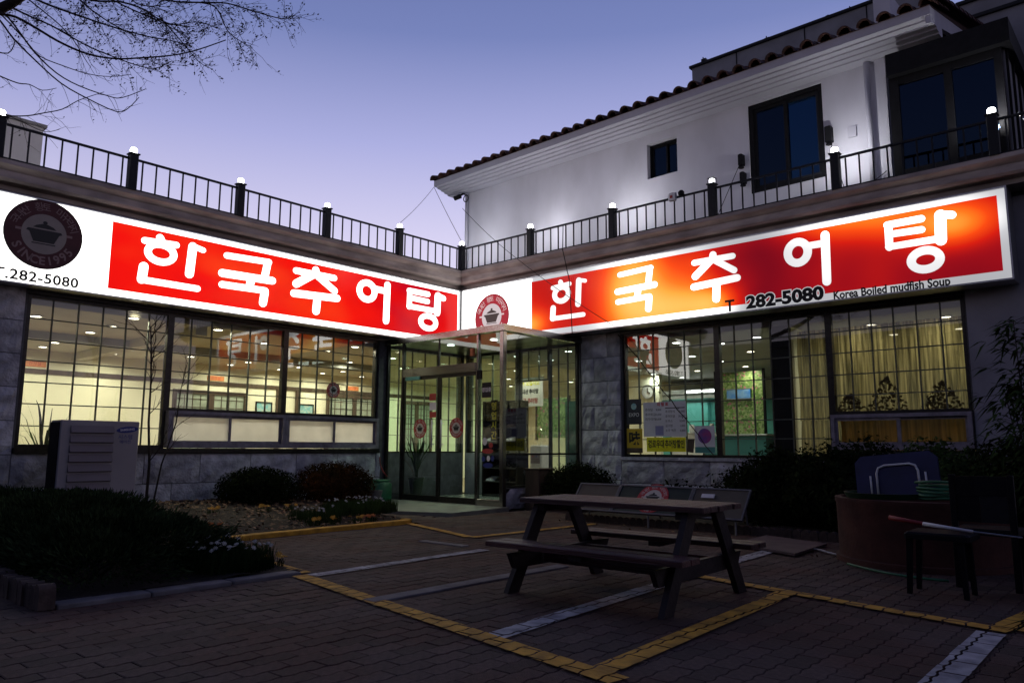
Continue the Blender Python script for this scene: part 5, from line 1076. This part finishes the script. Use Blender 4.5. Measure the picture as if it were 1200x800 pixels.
o = MB(); pts = [(9.05+.10*k+.02*sin(k*2), -3.95+.10*sin(k*1.1)-.03*k, .022) for k in range(9)]; o.tube(pts, .010, 6); single('white_cable', o, M['white_line'], 'loose pale cable on the paving left of the tub', 'cable', (9.2,-3.9,0), smooth=True)
# stool, chair, baton, bins
t = thing('stool', 'black stool in front of the terracotta tub', 'stool', (10.75,-5.6,0))
o = MB(); o.bbox((10.52,-5.80,.40),(10.95,-5.42,.45),.015); part('seat', o, M['black'], t)
for dx in (10.55,10.88):
    for dy in (-5.76,-5.50): o = MB(); s = (-.02 if dx < 10.7 else .02); o.add([(dx+s-.016,dy-.016,0),(dx+s+.016,dy-.016,0),(dx+s+.016,dy+.016,0),(dx+s-.016,dy+.016,0),(dx-.018,dy-.018,.40),(dx+.022,dy-.018,.40),(dx+.022,dy+.022,.40),(dx-.018,dy+.022,.40)], [(0,3,2,1),(4,5,6,7),(0,1,5,4),(1,2,6,5),(2,3,7,6),(3,0,4,7)]); part('leg', o, M['black'], t)
t = thing('parasol', 'folded red and white parasol lying on the stool and chair', 'parasol', (10.6,-5.6,.46))
o = MB(); o.tube([(10.38,-5.62,.53),(10.62,-5.64,.50)], .018, 10, r2=.015); part('red_end', o, M['red_plastic'], t, smooth=True); o = MB(); o.tube([(10.62,-5.64,.50),(10.95,-5.66,.468)], .015, 10, r2=.010); part('white_end', o, M['white_paint'], t, smooth=True); o = MB(); o.tube([(10.95,-5.66,.468),(11.25,-5.68,.45)], .006, 6); part('tip', o, M['alu'], t)
t = thing('wooden_chair', 'black wooden chair behind the stool, its open back turned to the yard', 'chair', (11.05,-5.1,0))
o = MB(); o.bbox((10.72,-5.20,.40),(11.15,-4.80,.45),.01); part('seat', o, M['black'], t)
for x in (10.72,11.11):
    o = MB(); o.bbox((x,-5.22,0),(x+.045,-5.175,.86),.004); part('rear_leg', o, M['black'], t); o = MB(); o.bbox((x,-4.85,0),(x+.045,-4.80,.40),.004); part('front_leg', o, M['black'], t)
o = MB(); o.box((10.765,-5.215,.70),(11.11,-5.185,.85)); part('back_rail', o, M['black'], t); o = MB(); o.box((10.765,-5.21,.5),(10.92,-5.19,.699)); part('back_panel', o, M['black'], t); o = MB(); o.box((10.925,-5.212,.5),(11.108,-5.188,.699)); part('back_panel', o, M['steel_dark'], t, label='lighter right half of the back')
t = thing('blue_barrel', 'dark blue plastic barrel behind the chair at the right edge', 'barrel', (11.42,-5.1,0)); o = MB(); o.lathe([(.17,0),(.19,.03),(.20,.3),(.19,.55),(.17,.60),(.12,.62)], (11.42,-5.15,0), 24); part('barrel_body', o, M['blue_plastic'], t, autos=35)
for z in (.18,.42): o = MB(); o.lathe([(.198,0),(.208,.012),(.198,.024)], (11.42,-5.15,z), 24, cap=False); part('hoop', o, M['blue_plastic'], t, smooth=True)
t = thing('orange_bucket', 'orange plastic bucket at the right edge of the yard', 'bucket', (11.72,-5.95,.1)); o = MB(); o.lathe([(.0,0),(.13,0),(.16,.36),(.175,.37),(.165,.38),(.15,.36),(.125,.02)], (11.74,-5.9,.30), 24, cap=False); part('bucket_body', o, M['orange_plastic'], t, autos=35); o = MB(); o.tube([(11.74+.165*cos(a), -5.9, .66+.12*sin(a)) for a in [pi*k/12 for k in range(13)]], .006, 6); part('handle', o, M['alu'], t)
o = MB(); o.box((11.55,-6.1,0),(11.95,-5.7,.299)); single('wooden_crate', o, M['door_wood'], 'brown crate under the orange bucket', 'crate', (11.75,-5.9,0))
t = thing('concrete_slab', 'flat reddish slab lying on the paving in front of the hedge', 'slab', (8.8,-3.7,0)); o = MB(); o.add([(8.36,-4.10,.014),(9.18,-4.50,.014),(9.12,-3.45,.014),(8.30,-3.12,.014),(8.36,-4.10,.038),(9.18,-4.50,.038),(9.12,-3.45,.038),(8.30,-3.12,.038)], [(0,3,2,1),(4,5,6,7),(0,1,5,4),(1,2,6,5),(2,3,7,6),(3,0,4,7)]); part('slab_body', o, mat('reddish_slab', (.12,.085,.085), .85, 5, .3, .3), t)
t = thing('wooden_planter_box', 'brown wooden box beside the glass porch', 'box', (3.55,-1.6,0)); o = MB(); o.bbox((3.40,-1.85,.0),(3.72,-1.45,.68),.01); part('box_body', o, M['door_wood'], t); o = MB(); o.bbox((3.38,-1.87,.681),(3.74,-1.43,.705),.005); part('lid', o, M['door_wood'], t)
t = thing('green_container', 'green plastic container beside the left end of the porch', 'container', (.55,-2.75,.05)); o = MB(); o.bbox((.35,-2.98,.05),(.75,-2.62,.42),.05); part('container_body', o, M['green_plastic'], t, autos=50); o = MB(); o.bbox((.38,-2.95,.4205),(.72,-2.65,.45),.01); part('lid', o, M['green_plastic'], t)
o = MB(); pts = [(.35+.12*cos(k*.5)-.01*k, -2.55-.05*sin(k*.7), .5+.06*k-.02*sin(k)) for k in range(7)]; o.tube(pts, .012, 7); single('red_hose', o, M['red_plastic'], 'short red hose rising behind the green container', 'hose', (.3,-2.6,.5), smooth=True)
t = thing('grey_pot', 'small grey pot between the red shrub and the green container', 'pot', (1.0,-3.25,.06)); o = MB(); o.lathe([(.09,0),(.13,.20),(.14,.22),(.12,.22),(.10,.04)], (1.0,-3.25,.06), 20, cap=False); part('pot_body', o, M['kerb_grey'], t, autos=35)

# ================================================================ PLANTS
def shrub(name, c, rad, n, m_, lab, cat='shrub', s=.03, lump=.25, seed=1, asp=.55, grp=None, shoots=0, up_=0.0, stems=6, low=False):
    rnd = random.Random(seed); c = Vector(c); t = thing(name, lab, cat, (c.x,c.y,0), grp); o = MB(); rx, ry, rz = rad
    for _ in range(n):
        d = Vector((rnd.gauss(0,1), rnd.gauss(0,1), rnd.gauss(0,1))).normalized()
        if d.z < -.35 and not low: d.z = -d.z
        k = 1+lump*noise.noise(d*2.2+Vector((seed,0,0)))+lump*.6*noise.noise(d*5.5+Vector((0,seed,0)))
        inner = (not shoots) and rnd.random() < .4; q = rnd.uniform(.35,.9) if inner else 1-abs(rnd.gauss(0,.14)); p = c+Vector((d.x*rx,d.y*ry,d.z*rz))*k*q
        if p.z < .03: p.z = .03+rnd.random()*.05
        if shoots:
            dr = (d+Vector((rnd.gauss(0,.35),rnd.gauss(0,.35),up_+rnd.gauss(0,.3)))).normalized(); L0 = shoots*rnd.uniform(.5,1.3); sd = dr.orthogonal().normalized(); sd.rotate(Matrix.Rotation(rnd.uniform(0,2*pi),3,dr)); ww = s*rnd.uniform(.5,1)
            o.add([p-sd*ww*.5, p+dr*L0*.5-sd*ww, p+dr*L0, p+dr*L0*.5+sd*ww], [(0,1,2,3)])
        else: 
            nr = (d+Vector((rnd.gauss(0,.6),rnd.gauss(0,.6),rnd.gauss(0,.6)))).normalized(); b = nr.orthogonal().normalized(); b.rotate(Matrix.Rotation(rnd.uniform(0,2*pi),3,nr)); e = nr.cross(b); z = s*rnd.uniform(.6,1.3)*(2.2 if inner else 1)
            o.add([p-b*z, p+e*z*asp, p+b*z, p-e*z*asp], [(0,1,2,3)])
    f_ = part('foliage', o, M[m_], t); o = MB()
    for k in range(stems): a = 2*pi*k/stems; e = c+Vector((cos(a)*rx*.7,sin(a)*ry*.7,rz*.3)); o.tube([(c.x+cos(a)*.05,c.y+sin(a)*.05,.0), tuple(c.lerp(e,.5)-Vector((0,0,rz*.2))), tuple(e)], .018, 6, r2=.006)
    part('stem', o, M['twig'], t); return t
JS = [((1.7,-9.1,.30),(1.3,.85,.42)),((3.3,-9.15,.30),(1.35,.95,.45)),((4.9,-9.30,.26),(1.25,.85,.40)),((.6,-9.6,.3),(1.0,.6,.40)),((2.4,-9.7,.25),(1.2,.5,.36)),((2.2,-8.5,.34),(1.1,.45,.36)),((5.65,-9.72,.20),(.80,.52,.36)),((4.1,-9.78,.24),(.95,.42,.38))]
jl = ['low dark juniper in front of the air conditioner','broad dark juniper in the middle of the left bed','low juniper spreading nearest the yard paving','low juniper against the wall at the far left','small juniper along the brick edging','small juniper behind the broad one, nearest the flower bed','small juniper at the near corner of the bed above the grey kerb','small juniper between the broad one and the brick edging']
JS = [((c[0],c[1],c[2]*.75),(r[0],r[1],r[2]*.66)) for c, r in JS]
for i, (c, r) in enumerate(JS): shrub('juniper', c, r, int(15000*r[0]*r[1]/.9), 'leaf_jun', jl[i], 'shrub', .009, .34, 20+i, grp='low junipers in the left bed', shoots=.065, up_=.25)
shrub('clipped_shrub', (1.05,-5.62,.38), (.66,.68,.38), 12000, 'leaf_dark', 'clipped dark green shrub under the frosted windows', s=.017, lump=.10, seed=3, low=True)
shrub('clipped_shrub', (1.15,-4.25,.40), (.70,.74,.43), 13000, 'leaf_red', 'clipped reddish shrub next to the porch landing', s=.017, lump=.10, seed=4, low=True)
shrub('rounded_shrub', (4.2,-1.35,.36), (.72,.62,.46), 12000, 'leaf_dark', 'dark rounded shrub between the porch and the display board', s=.018, lump=.15, seed=5, low=True)
hd = [((5.9,-.9,.25),(.7,.45,.32)),((7.05,-1.0,.38),(.7,.7,.42)),((7.9,-1.5,.48),(.85,1.0,.60)),((8.9,-1.8,.52),(.95,1.05,.62)),((9.9,-1.7,.50),(.95,1.0,.62)),((11.0,-1.9,.55),(1.0,1.1,.65)),((12.0,-2.4,.5),(.9,1.0,.7))]
hl_ = ['small bare looking shrub under the yellow banner','shrub under the dark partition window','loose leafy shrub right of the display board','dark shrub behind the flat slab','dark shrub behind the folding table','dark shrub under the right end of the right sign','dark shrub at the right edge against the wall']
for i, (c, r) in enumerate(hd): shrub('hedge_shrub', c, r, int((1300 if i < 2 else 14000)*r[0]*r[1]), 'leaf_dark' if i % 2 else 'leaf_green' if i > 2 else 'leaf_dark', hl_[i], s=.026, lump=.32, seed=40+i, low=True, grp='loose shrubs under the right windows', stems=10, asp=.5)
# nandina with long narrow leaves
def nandina(x, y, z0, hgt, n, lab, seed, leafL=.11, rad=.38, m_='leaf_dark'):
    rnd = random.Random(seed); t = thing('bamboo_like_shrub', lab, 'shrub', (x,y,0)); st = MB(); lf = MB()
    for i in range(9):
        a = rnd.uniform(0,2*pi); top = Vector((x+cos(a)*rad*rnd.random(), y+sin(a)*rad*rnd.random(), hgt*rnd.uniform(.55,1))); pts = [Vector((x+cos(a)*.06,y+sin(a)*.06,0)).lerp(top,k/6)+Vector((rnd.gauss(0,.015),rnd.gauss(0,.015),0)) for k in range(7)]; st.tube(pts, .012, 6, r2=.004)
        for _ in range(n//9):
            q = rnd.uniform(.3,1); p = pts[min(5,int(q*6))].lerp(pts[min(6,int(q*6)+1)],(q*6)%1); b = rnd.uniform(0,2*pi); out_ = Vector((cos(b),sin(b),rnd.uniform(-.1,.6))); tw = p+out_*rnd.uniform(.08,.30)
            if rnd.random() < .3: st.tube([p, tw], .003, 4)
            for _k in range(3):
                d = (out_+Vector((rnd.gauss(0,.5),rnd.gauss(0,.5),rnd.gauss(-.2,.3)))).normalized(); s_ = d.cross(Vector((0,0,1))).normalized()*leafL*.10; L0 = leafL*rnd.uniform(.7,1.3); dn = Vector((0,0,-L0*.35))
                lf.add([tw, tw+d*L0*.4+s_, tw+d*L0+dn, tw+d*L0*.4-s_], [(0,1,2,3)])
    part('stem', st, M['twig'], t); part('leaves', lf, M[m_], t); return t
nandina(11.12,-3.35,0,2.45,620,'tall shrub with long drooping leaves at the right edge of the right sign',9,.17,.36,'leaf_green')
nandina(11.6,-3.1,0,2.3,500,'second tall drooping shrub at the right edge, behind the first',10,.17,.36,'leaf_green')
nandina(11.95,-7.35,0,.55,330,'low leafy plant at the lower right edge',11,.12,.22)
nandina(12.0,-8.25,0,.42,260,'low leafy plant at the bottom right corner',12,.12,.2)
# flowers
def clump(x, y, z, rx, ry, h, nf, m_, lab, seed, grp=None, fs=.022, ng=700):
    rnd = random.Random(seed); t = thing('flower_clump', lab, 'flowers', (x,y,z), grp); o = MB()
    for _ in range(ng):
        a, q = rnd.uniform(0,2*pi), math.sqrt(rnd.random()); px, py = x+cos(a)*q*rx, y+sin(a)*q*ry; hh_ = h*rnd.uniform(.5,1); lx, ly = rnd.gauss(0,.02), rnd.gauss(0,.02); w_ = .006
        o.add([(px-w_,py,z),(px+w_,py,z),(px+lx+w_*.4,py+ly,z+hh_),(px+lx-w_*.4,py+ly,z+hh_)], [(0,1,2,3)])
    part('foliage', o, M['leaf_green'], t)
    fm = MB(); 
    for k in range(8): a = 2*pi*k/8; fm.add([(0,0,.002),(cos(a-.3)*fs*.7,sin(a-.3)*fs*.7,.006),(cos(a)*fs,sin(a)*fs,.002),(cos(a+.3)*fs*.7,sin(a+.3)*fs*.7,.006)], [(0,1,2,3)])
    fm.lathe([(.0,.009),(fs*.3,.006),(fs*.3,.001)], n=6, cap=False); me = fm.mesh('flower', M[m_])
    for _ in range(nf):
        a, q = rnd.uniform(0,2*pi), math.sqrt(rnd.random()); inst('flower', me, Matrix.Translation((x+cos(a)*q*rx, y+sin(a)*q*ry, z+h*rnd.uniform(.85,1.12))) @ Matrix.Rotation(rnd.uniform(-.6,.6)+.3,4,'X') @ Matrix.Rotation(rnd.uniform(-.6,.6)+.4,4,'Y') @ Matrix.Scale(rnd.uniform(.8,1.25),4), t)
    return t
clump(2.95,-5.05,.10,.42,.62,.20,34,'petal_white','upper clump of white daisies at the corner of the flower bed',1,ng=1500)
clump(3.15,-5.95,.06,.35,.35,.17,16,'petal_white','white daisies left of the upper clump',6,ng=700)
clump(5.95,-8.72,.04,.45,.38,.20,34,'petal_white','lower clump of white daisies beside the yellow line',2,ng=1600)
clump(5.2,-8.5,.05,.45,.25,.18,16,'petal_white','white daisies behind the lower clump',3,ng=900)
for i, (x, y, m_) in enumerate(((3.55,-6.25,'petal_yellow'),(3.58,-5.95,'petal_yellow'),(3.62,-5.62,'petal_yellow'),(3.60,-5.38,'petal_orange'),(2.1,-6.9,'petal_yellow'),(2.15,-6.15,'petal_yellow'),(2.2,-5.75,'petal_yellow'),(3.35,-7.5,'petal_orange'),(3.45,-7.95,'petal_yellow'),(6.15,-8.38,'petal_yellow'))):
    clump(x, y, bedz1(x,y), .10, .10, .08, 7, m_, ['yellow pansies by the kerb, first of the row','yellow pansies by the kerb, second of the row','yellow pansies by the kerb, third of the row','orange pansies by the kerb next to the daisies','yellow flowers left in the leaf litter','yellow flowers in the middle of the leaf litter','yellow flowers right in the leaf litter, near the red shrub','orange pansies at the left end of the kerb','yellow pansies at the near left end of the kerb','yellow pansies beside the lower daisies'][i], 60+i, 'pansies in the flower bed', .028, 60)
# small bare tree before the left window
def bare(x, y, z0, pts, lab, seed, r0, nb, bl, name='bare_sapling'):
    rnd = random.Random(seed); t = thing(name, lab, 'tree', (x,y,z0)); o = MB(); P_ = [Vector(p) for p in pts]; o.tube(P_, r0, 7, r2=r0*.35); part('trunk', o, M['bark'], t); o = MB()
    def grow(p, d, L0, r, dep):
        q = [p]; 
        for k in range(4): d = (d+Vector((rnd.gauss(0,.12),rnd.gauss(0,.12),rnd.gauss(.03,.10)))).normalized(); q.append(q[-1]+d*L0/4)
        o.tube(q, r, 5, r2=r*.35)
        if dep > 0:
            for k in range(3): grow(q[1+k], (d+Vector((rnd.gauss(0,.5),rnd.gauss(0,.5),rnd.gauss(.1,.4)))).normalized(), L0*.55, r*.55, dep-1)
    for k in range(nb):
        q = rnd.uniform(.35,1); i = min(len(P_)-2, int(q*(len(P_)-1))); p = P_[i].lerp(P_[i+1], rnd.random()); a = rnd.uniform(0,2*pi); grow(p, Vector((cos(a)*.75,sin(a)*.75,.8)).normalized(), bl*rnd.uniform(.6,1.1), r0*.35, 1)
    part('branches', o, M['twig'], t); return t
bare(1.0,-7.35,.2,[(1.0,-7.33,.2),(1.0,-7.32,.8),(1.02,-7.38,1.4),(1.0,-7.38,2.0),(1.0,-7.41,2.45),(.98,-7.43,2.78)],'bare sapling in front of the leftmost window',31,.022,17,.55)
bare(1.1,-7.2,.2,[(1.1,-7.28,.2),(1.12,-7.2,.8),(1.1,-7.02,1.4),(1.1,-6.98,1.9),(1.08,-6.9,2.3)],'thinner leaning bare sapling right of the first one',32,.014,10,.4)
# large bare tree at upper left
BR=[(0.012,[[4.216,-10.432,5.029],[4.293,-10.36,5.016],[4.399,-10.261,4.991],[4.528,-10.127,4.893],[4.665,-9.983,4.776],[4.814,-9.832,4.679],[4.947,-9.703,4.628],[5.093,-9.569,4.609],[5.242,-9.438,4.62],[5.44,-9.265,4.641],[5.622,-9.112,4.69],[5.838,-8.938,4.785]]),(0.009,[[3.884,-10.374,5.301],[4.033,-10.231,5.254],[4.159,-10.103,5.173],[4.315,-9.946,5.079],[4.449,-9.806,4.971],[4.583,-9.667,4.869],[4.74,-9.511,4.781],[4.887,-9.366,4.707],[5.027,-9.233,4.671],[5.146,-9.139,4.736]]),(0.008,[[4.447,-10.483,4.96],[4.522,-10.392,4.833],[4.594,-10.299,4.681],[4.72,-10.15,4.492],[4.874,-9.975,4.289],[5.043,-9.798,4.151],[5.224,-9.615,4.037],[5.303,-9.549,4.063],[5.389,-9.492,4.165]]),(0.008,[[4.268,-10.392,5.062],[4.349,-10.304,4.984],[4.432,-10.198,4.814],[4.507,-10.102,4.658],[4.638,-9.95,4.476],[4.785,-9.797,4.359],[4.973,-9.611,4.269],[5.07,-9.522,4.252],[5.245,-9.381,4.335]]),(0.007,[[3.44,-10.273,4.823],[3.561,-10.149,4.739],[3.693,-10.018,4.668],[3.778,-9.94,4.655],[3.869,-9.848,4.598],[3.978,-9.755,4.62]]),(0.006,[[4.124,-10.393,5.106],[4.199,-10.316,5.053],[4.347,-10.139,4.815],[4.425,-10.044,4.683],[4.586,-9.883,4.591],[4.749,-9.724,4.519],[4.907,-9.578,4.494],[5.048,-9.456,4.514]]),(0.01,[[3.988,-10.177,5.471],[4.185,-9.978,5.348],[4.344,-9.821,5.266],[4.564,-9.605,5.163],[4.724,-9.449,5.095],[4.916,-9.265,5.027],[5.069,-9.122,4.993],[5.22,-8.977,4.939]]),(0.009,[[4.575,-9.902,5.354],[4.648,-9.821,5.273],[4.73,-9.728,5.166],[4.869,-9.578,5.033],[5.022,-9.422,4.926]]),(0.01,[[4.279,-9.794,5.533],[4.428,-9.643,5.436],[4.638,-9.453,5.423],[4.81,-9.284,5.347],[4.888,-9.201,5.27],[4.987,-9.1,5.208],[5.122,-8.975,5.18]]),(0.009,[[4.661,-9.459,5.563],[4.987,-9.144,5.438],[5.218,-8.935,5.42],[5.428,-8.745,5.413],[5.631,-8.548,5.33],[5.836,-8.352,5.261],[5.909,-8.298,5.317]]),(0.006,[[5.311,-8.976,5.362],[5.431,-8.859,5.313],[5.494,-8.761,5.092],[5.588,-8.656,4.982],[5.666,-8.576,4.927]]),(0.006,[[5.007,-9.222,5.228],[5.151,-9.046,4.98],[5.258,-8.914,4.787],[5.345,-8.823,4.719]]),(0.007,[[4.636,-9.729,5.441],[4.847,-9.51,5.279],[5.022,-9.333,5.171],[5.179,-9.178,5.09],[5.366,-9.016,5.118],[5.505,-8.882,5.064]]),(0.006,[[4.26,-10.338,4.031],[4.368,-10.244,4.038],[4.505,-10.121,4.039],[4.63,-10.015,4.067],[4.756,-9.909,4.101],[4.864,-9.826,4.176],[4.971,-9.741,4.224],[5.055,-9.672,4.258]]),(0.004,[[4.305,-10.307,4.078],[4.364,-10.25,4.052],[4.47,-10.142,3.985],[4.615,-9.997,3.897],[4.719,-9.908,3.918]]),(0.006,[[4.283,-10.147,5.272],[4.375,-10.045,5.165],[4.484,-9.922,5.031],[4.572,-9.815,4.883],[4.637,-9.724,4.709],[4.67,-9.679,4.629]]),(0.006,[[3.862,-10.305,4.838],[3.983,-10.193,4.811],[4.038,-10.162,4.907],[4.036,-10.171,4.948]]),(0.006,[[4.998,-9.52,5.329],[5.05,-9.456,5.235],[5.189,-9.326,5.209],[5.348,-9.199,5.29]]),(0.075,[[1.632,-12.545,4.722],[2.96,-11.379,4.824],[3.812,-10.646,4.972],[4.185,-10.341,5.117],[4.442,-10.148,5.309],[5.083,-9.663,5.773]]),(0.16,[[1.013,-12.434,1.221],[1.278,-12.499,2.812],[1.632,-12.545,4.722],[2.061,-12.555,6.791]])]
t = thing('bare_tree', 'large bare budding tree whose branches hang into the upper left of the view', 'tree', (1.0,-12.43,0))
rnd = random.Random(77); tr = MB(); br = MB(); tw = MB(); bd = MB()
def smooth_pts(P_):
    P_ = [Vector(p) for p in P_]; o = []
    for i in range(len(P_)-1):
        p0, p1, p2, p3 = P_[max(i-1,0)], P_[i], P_[i+1], P_[min(i+2,len(P_)-1)]
        for k in range(3): q = k/3; o.append(.5*((2*p1)+(p2-p0)*q+(2*p0-5*p1+4*p2-p3)*q*q+(3*p1-p0-3*p2+p3)*q**3))
    return o+[P_[-1]]
tr.tube([(1.0,-12.43,-.05)]+smooth_pts(BR[-1][1]), [.26]+[.22-.10*i/len(smooth_pts(BR[-1][1])) for i in range(len(smooth_pts(BR[-1][1])))], 14)
sp_ = smooth_pts(BR[-2][1]); tr.tube(sp_, .075, 10, r2=.03)
part('trunk', tr, M['bark'], t, smooth=True)
def bud(p, n=3, s=.012):
    for _ in range(n):
        a = Vector((rnd.gauss(0,1),rnd.gauss(0,1),rnd.gauss(0,1))).normalized(); b = a.orthogonal().normalized(); c = a.cross(b); q = p+Vector((rnd.gauss(0,s),rnd.gauss(0,s),rnd.gauss(0,s))); z = s*rnd.uniform(.6,1.3)
        bd.add([q-b*z, q+c*z*.5, q+b*z, q-c*z*.5], [(0,1,2,3)])
dense = {6,7,8,9,10,11,12,17,1}
def twig(p, d, L0, r, dep, dn):
    q = [p]
    for k in range(4): d = (d+Vector((rnd.gauss(0,.16),rnd.gauss(0,.16),rnd.gauss(-.02,.16)))).normalized(); q.append(q[-1]+d*L0/4)
    tw.tube(q, r, 4, r2=r*.5, cap=False)
    if dn:
        for k in range(1,5):
            if rnd.random() < .42: bud(q[k], 2, .013)
    elif rnd.random() < .25: bud(q[-1], 2, .010)
    if dep > 0:
        for k in range(1,4):
            if rnd.random() < .75: twig(q[k], (d+Vector((rnd.gauss(0,.55),rnd.gauss(0,.55),rnd.gauss(0,.5)))).normalized(), L0*.6, r*.7, dep-1, dn)
for bi, (r, P_) in enumerate(BR[:-2]):
    S_ = smooth_pts(P_); br.tube(S_, r*1.15, 7, r2=max(.0025,r*.40)); dn = bi in dense
    for i in range(2, len(S_)-1):
        for _ in range(3 if dn else 1):
            if rnd.random() < (.85 if dn else .5):
                d0 = (S_[i+1]-S_[i]).normalized(); twig(S_[i], (d0*.6+Vector((rnd.gauss(0,.5),rnd.gauss(0,.5),rnd.gauss(-.15,.5)))).normalized(), rnd.uniform(.12,.34)*(1.0 if dn else .8), .0022, 1 if dn else (1 if rnd.random() < .3 else 0), dn)
part('limbs', br, M['bark'], t, smooth=True); part('twigs', tw, M['twig'], t, kind='stuff'); part('buds', bd, M['twig'], t, kind='stuff')

# name each downlight, added fill lamps too, by the opening it is seen through and its place there
def px_of(p):
    v = Vector(p)-CAM; d = v.dot(fw); return 600+884*v.dot(rt)/d, 400-884*v.dot(up)/d
groups_ = {}
for o in bpy.data.objects:
    if o.type == 'EMPTY' and o.name.startswith('downlight'):
        x, y = px_of(o.location)
        k = 'the leftmost window' if x < 203 else 'the second window from the left' if x < 337 else 'the third window from the left' if x < 447 else 'the front glass of the porch' if x < 590 else 'the side glass of the porch' if x < 680 else 'the window with the menu sheet' if x < 838 else 'the window under the phone number' if x < 910 else 'the curtained window'
        groups_.setdefault(k, []).append((round(x), round(y), o))
ords = ['first','second','third','fourth','fifth','sixth','seventh','eighth','ninth','tenth','eleventh','twelfth','thirteenth','fourteenth','fifteenth','sixteenth','seventeenth','eighteenth']
for k, L_ in groups_.items():
    L_.sort(key=lambda t_: t_[:2])
    for i, (_, _, o) in enumerate(L_): o['label'] = f'round ceiling downlight seen through {k}, {ords[min(i,17)]} from the left there'
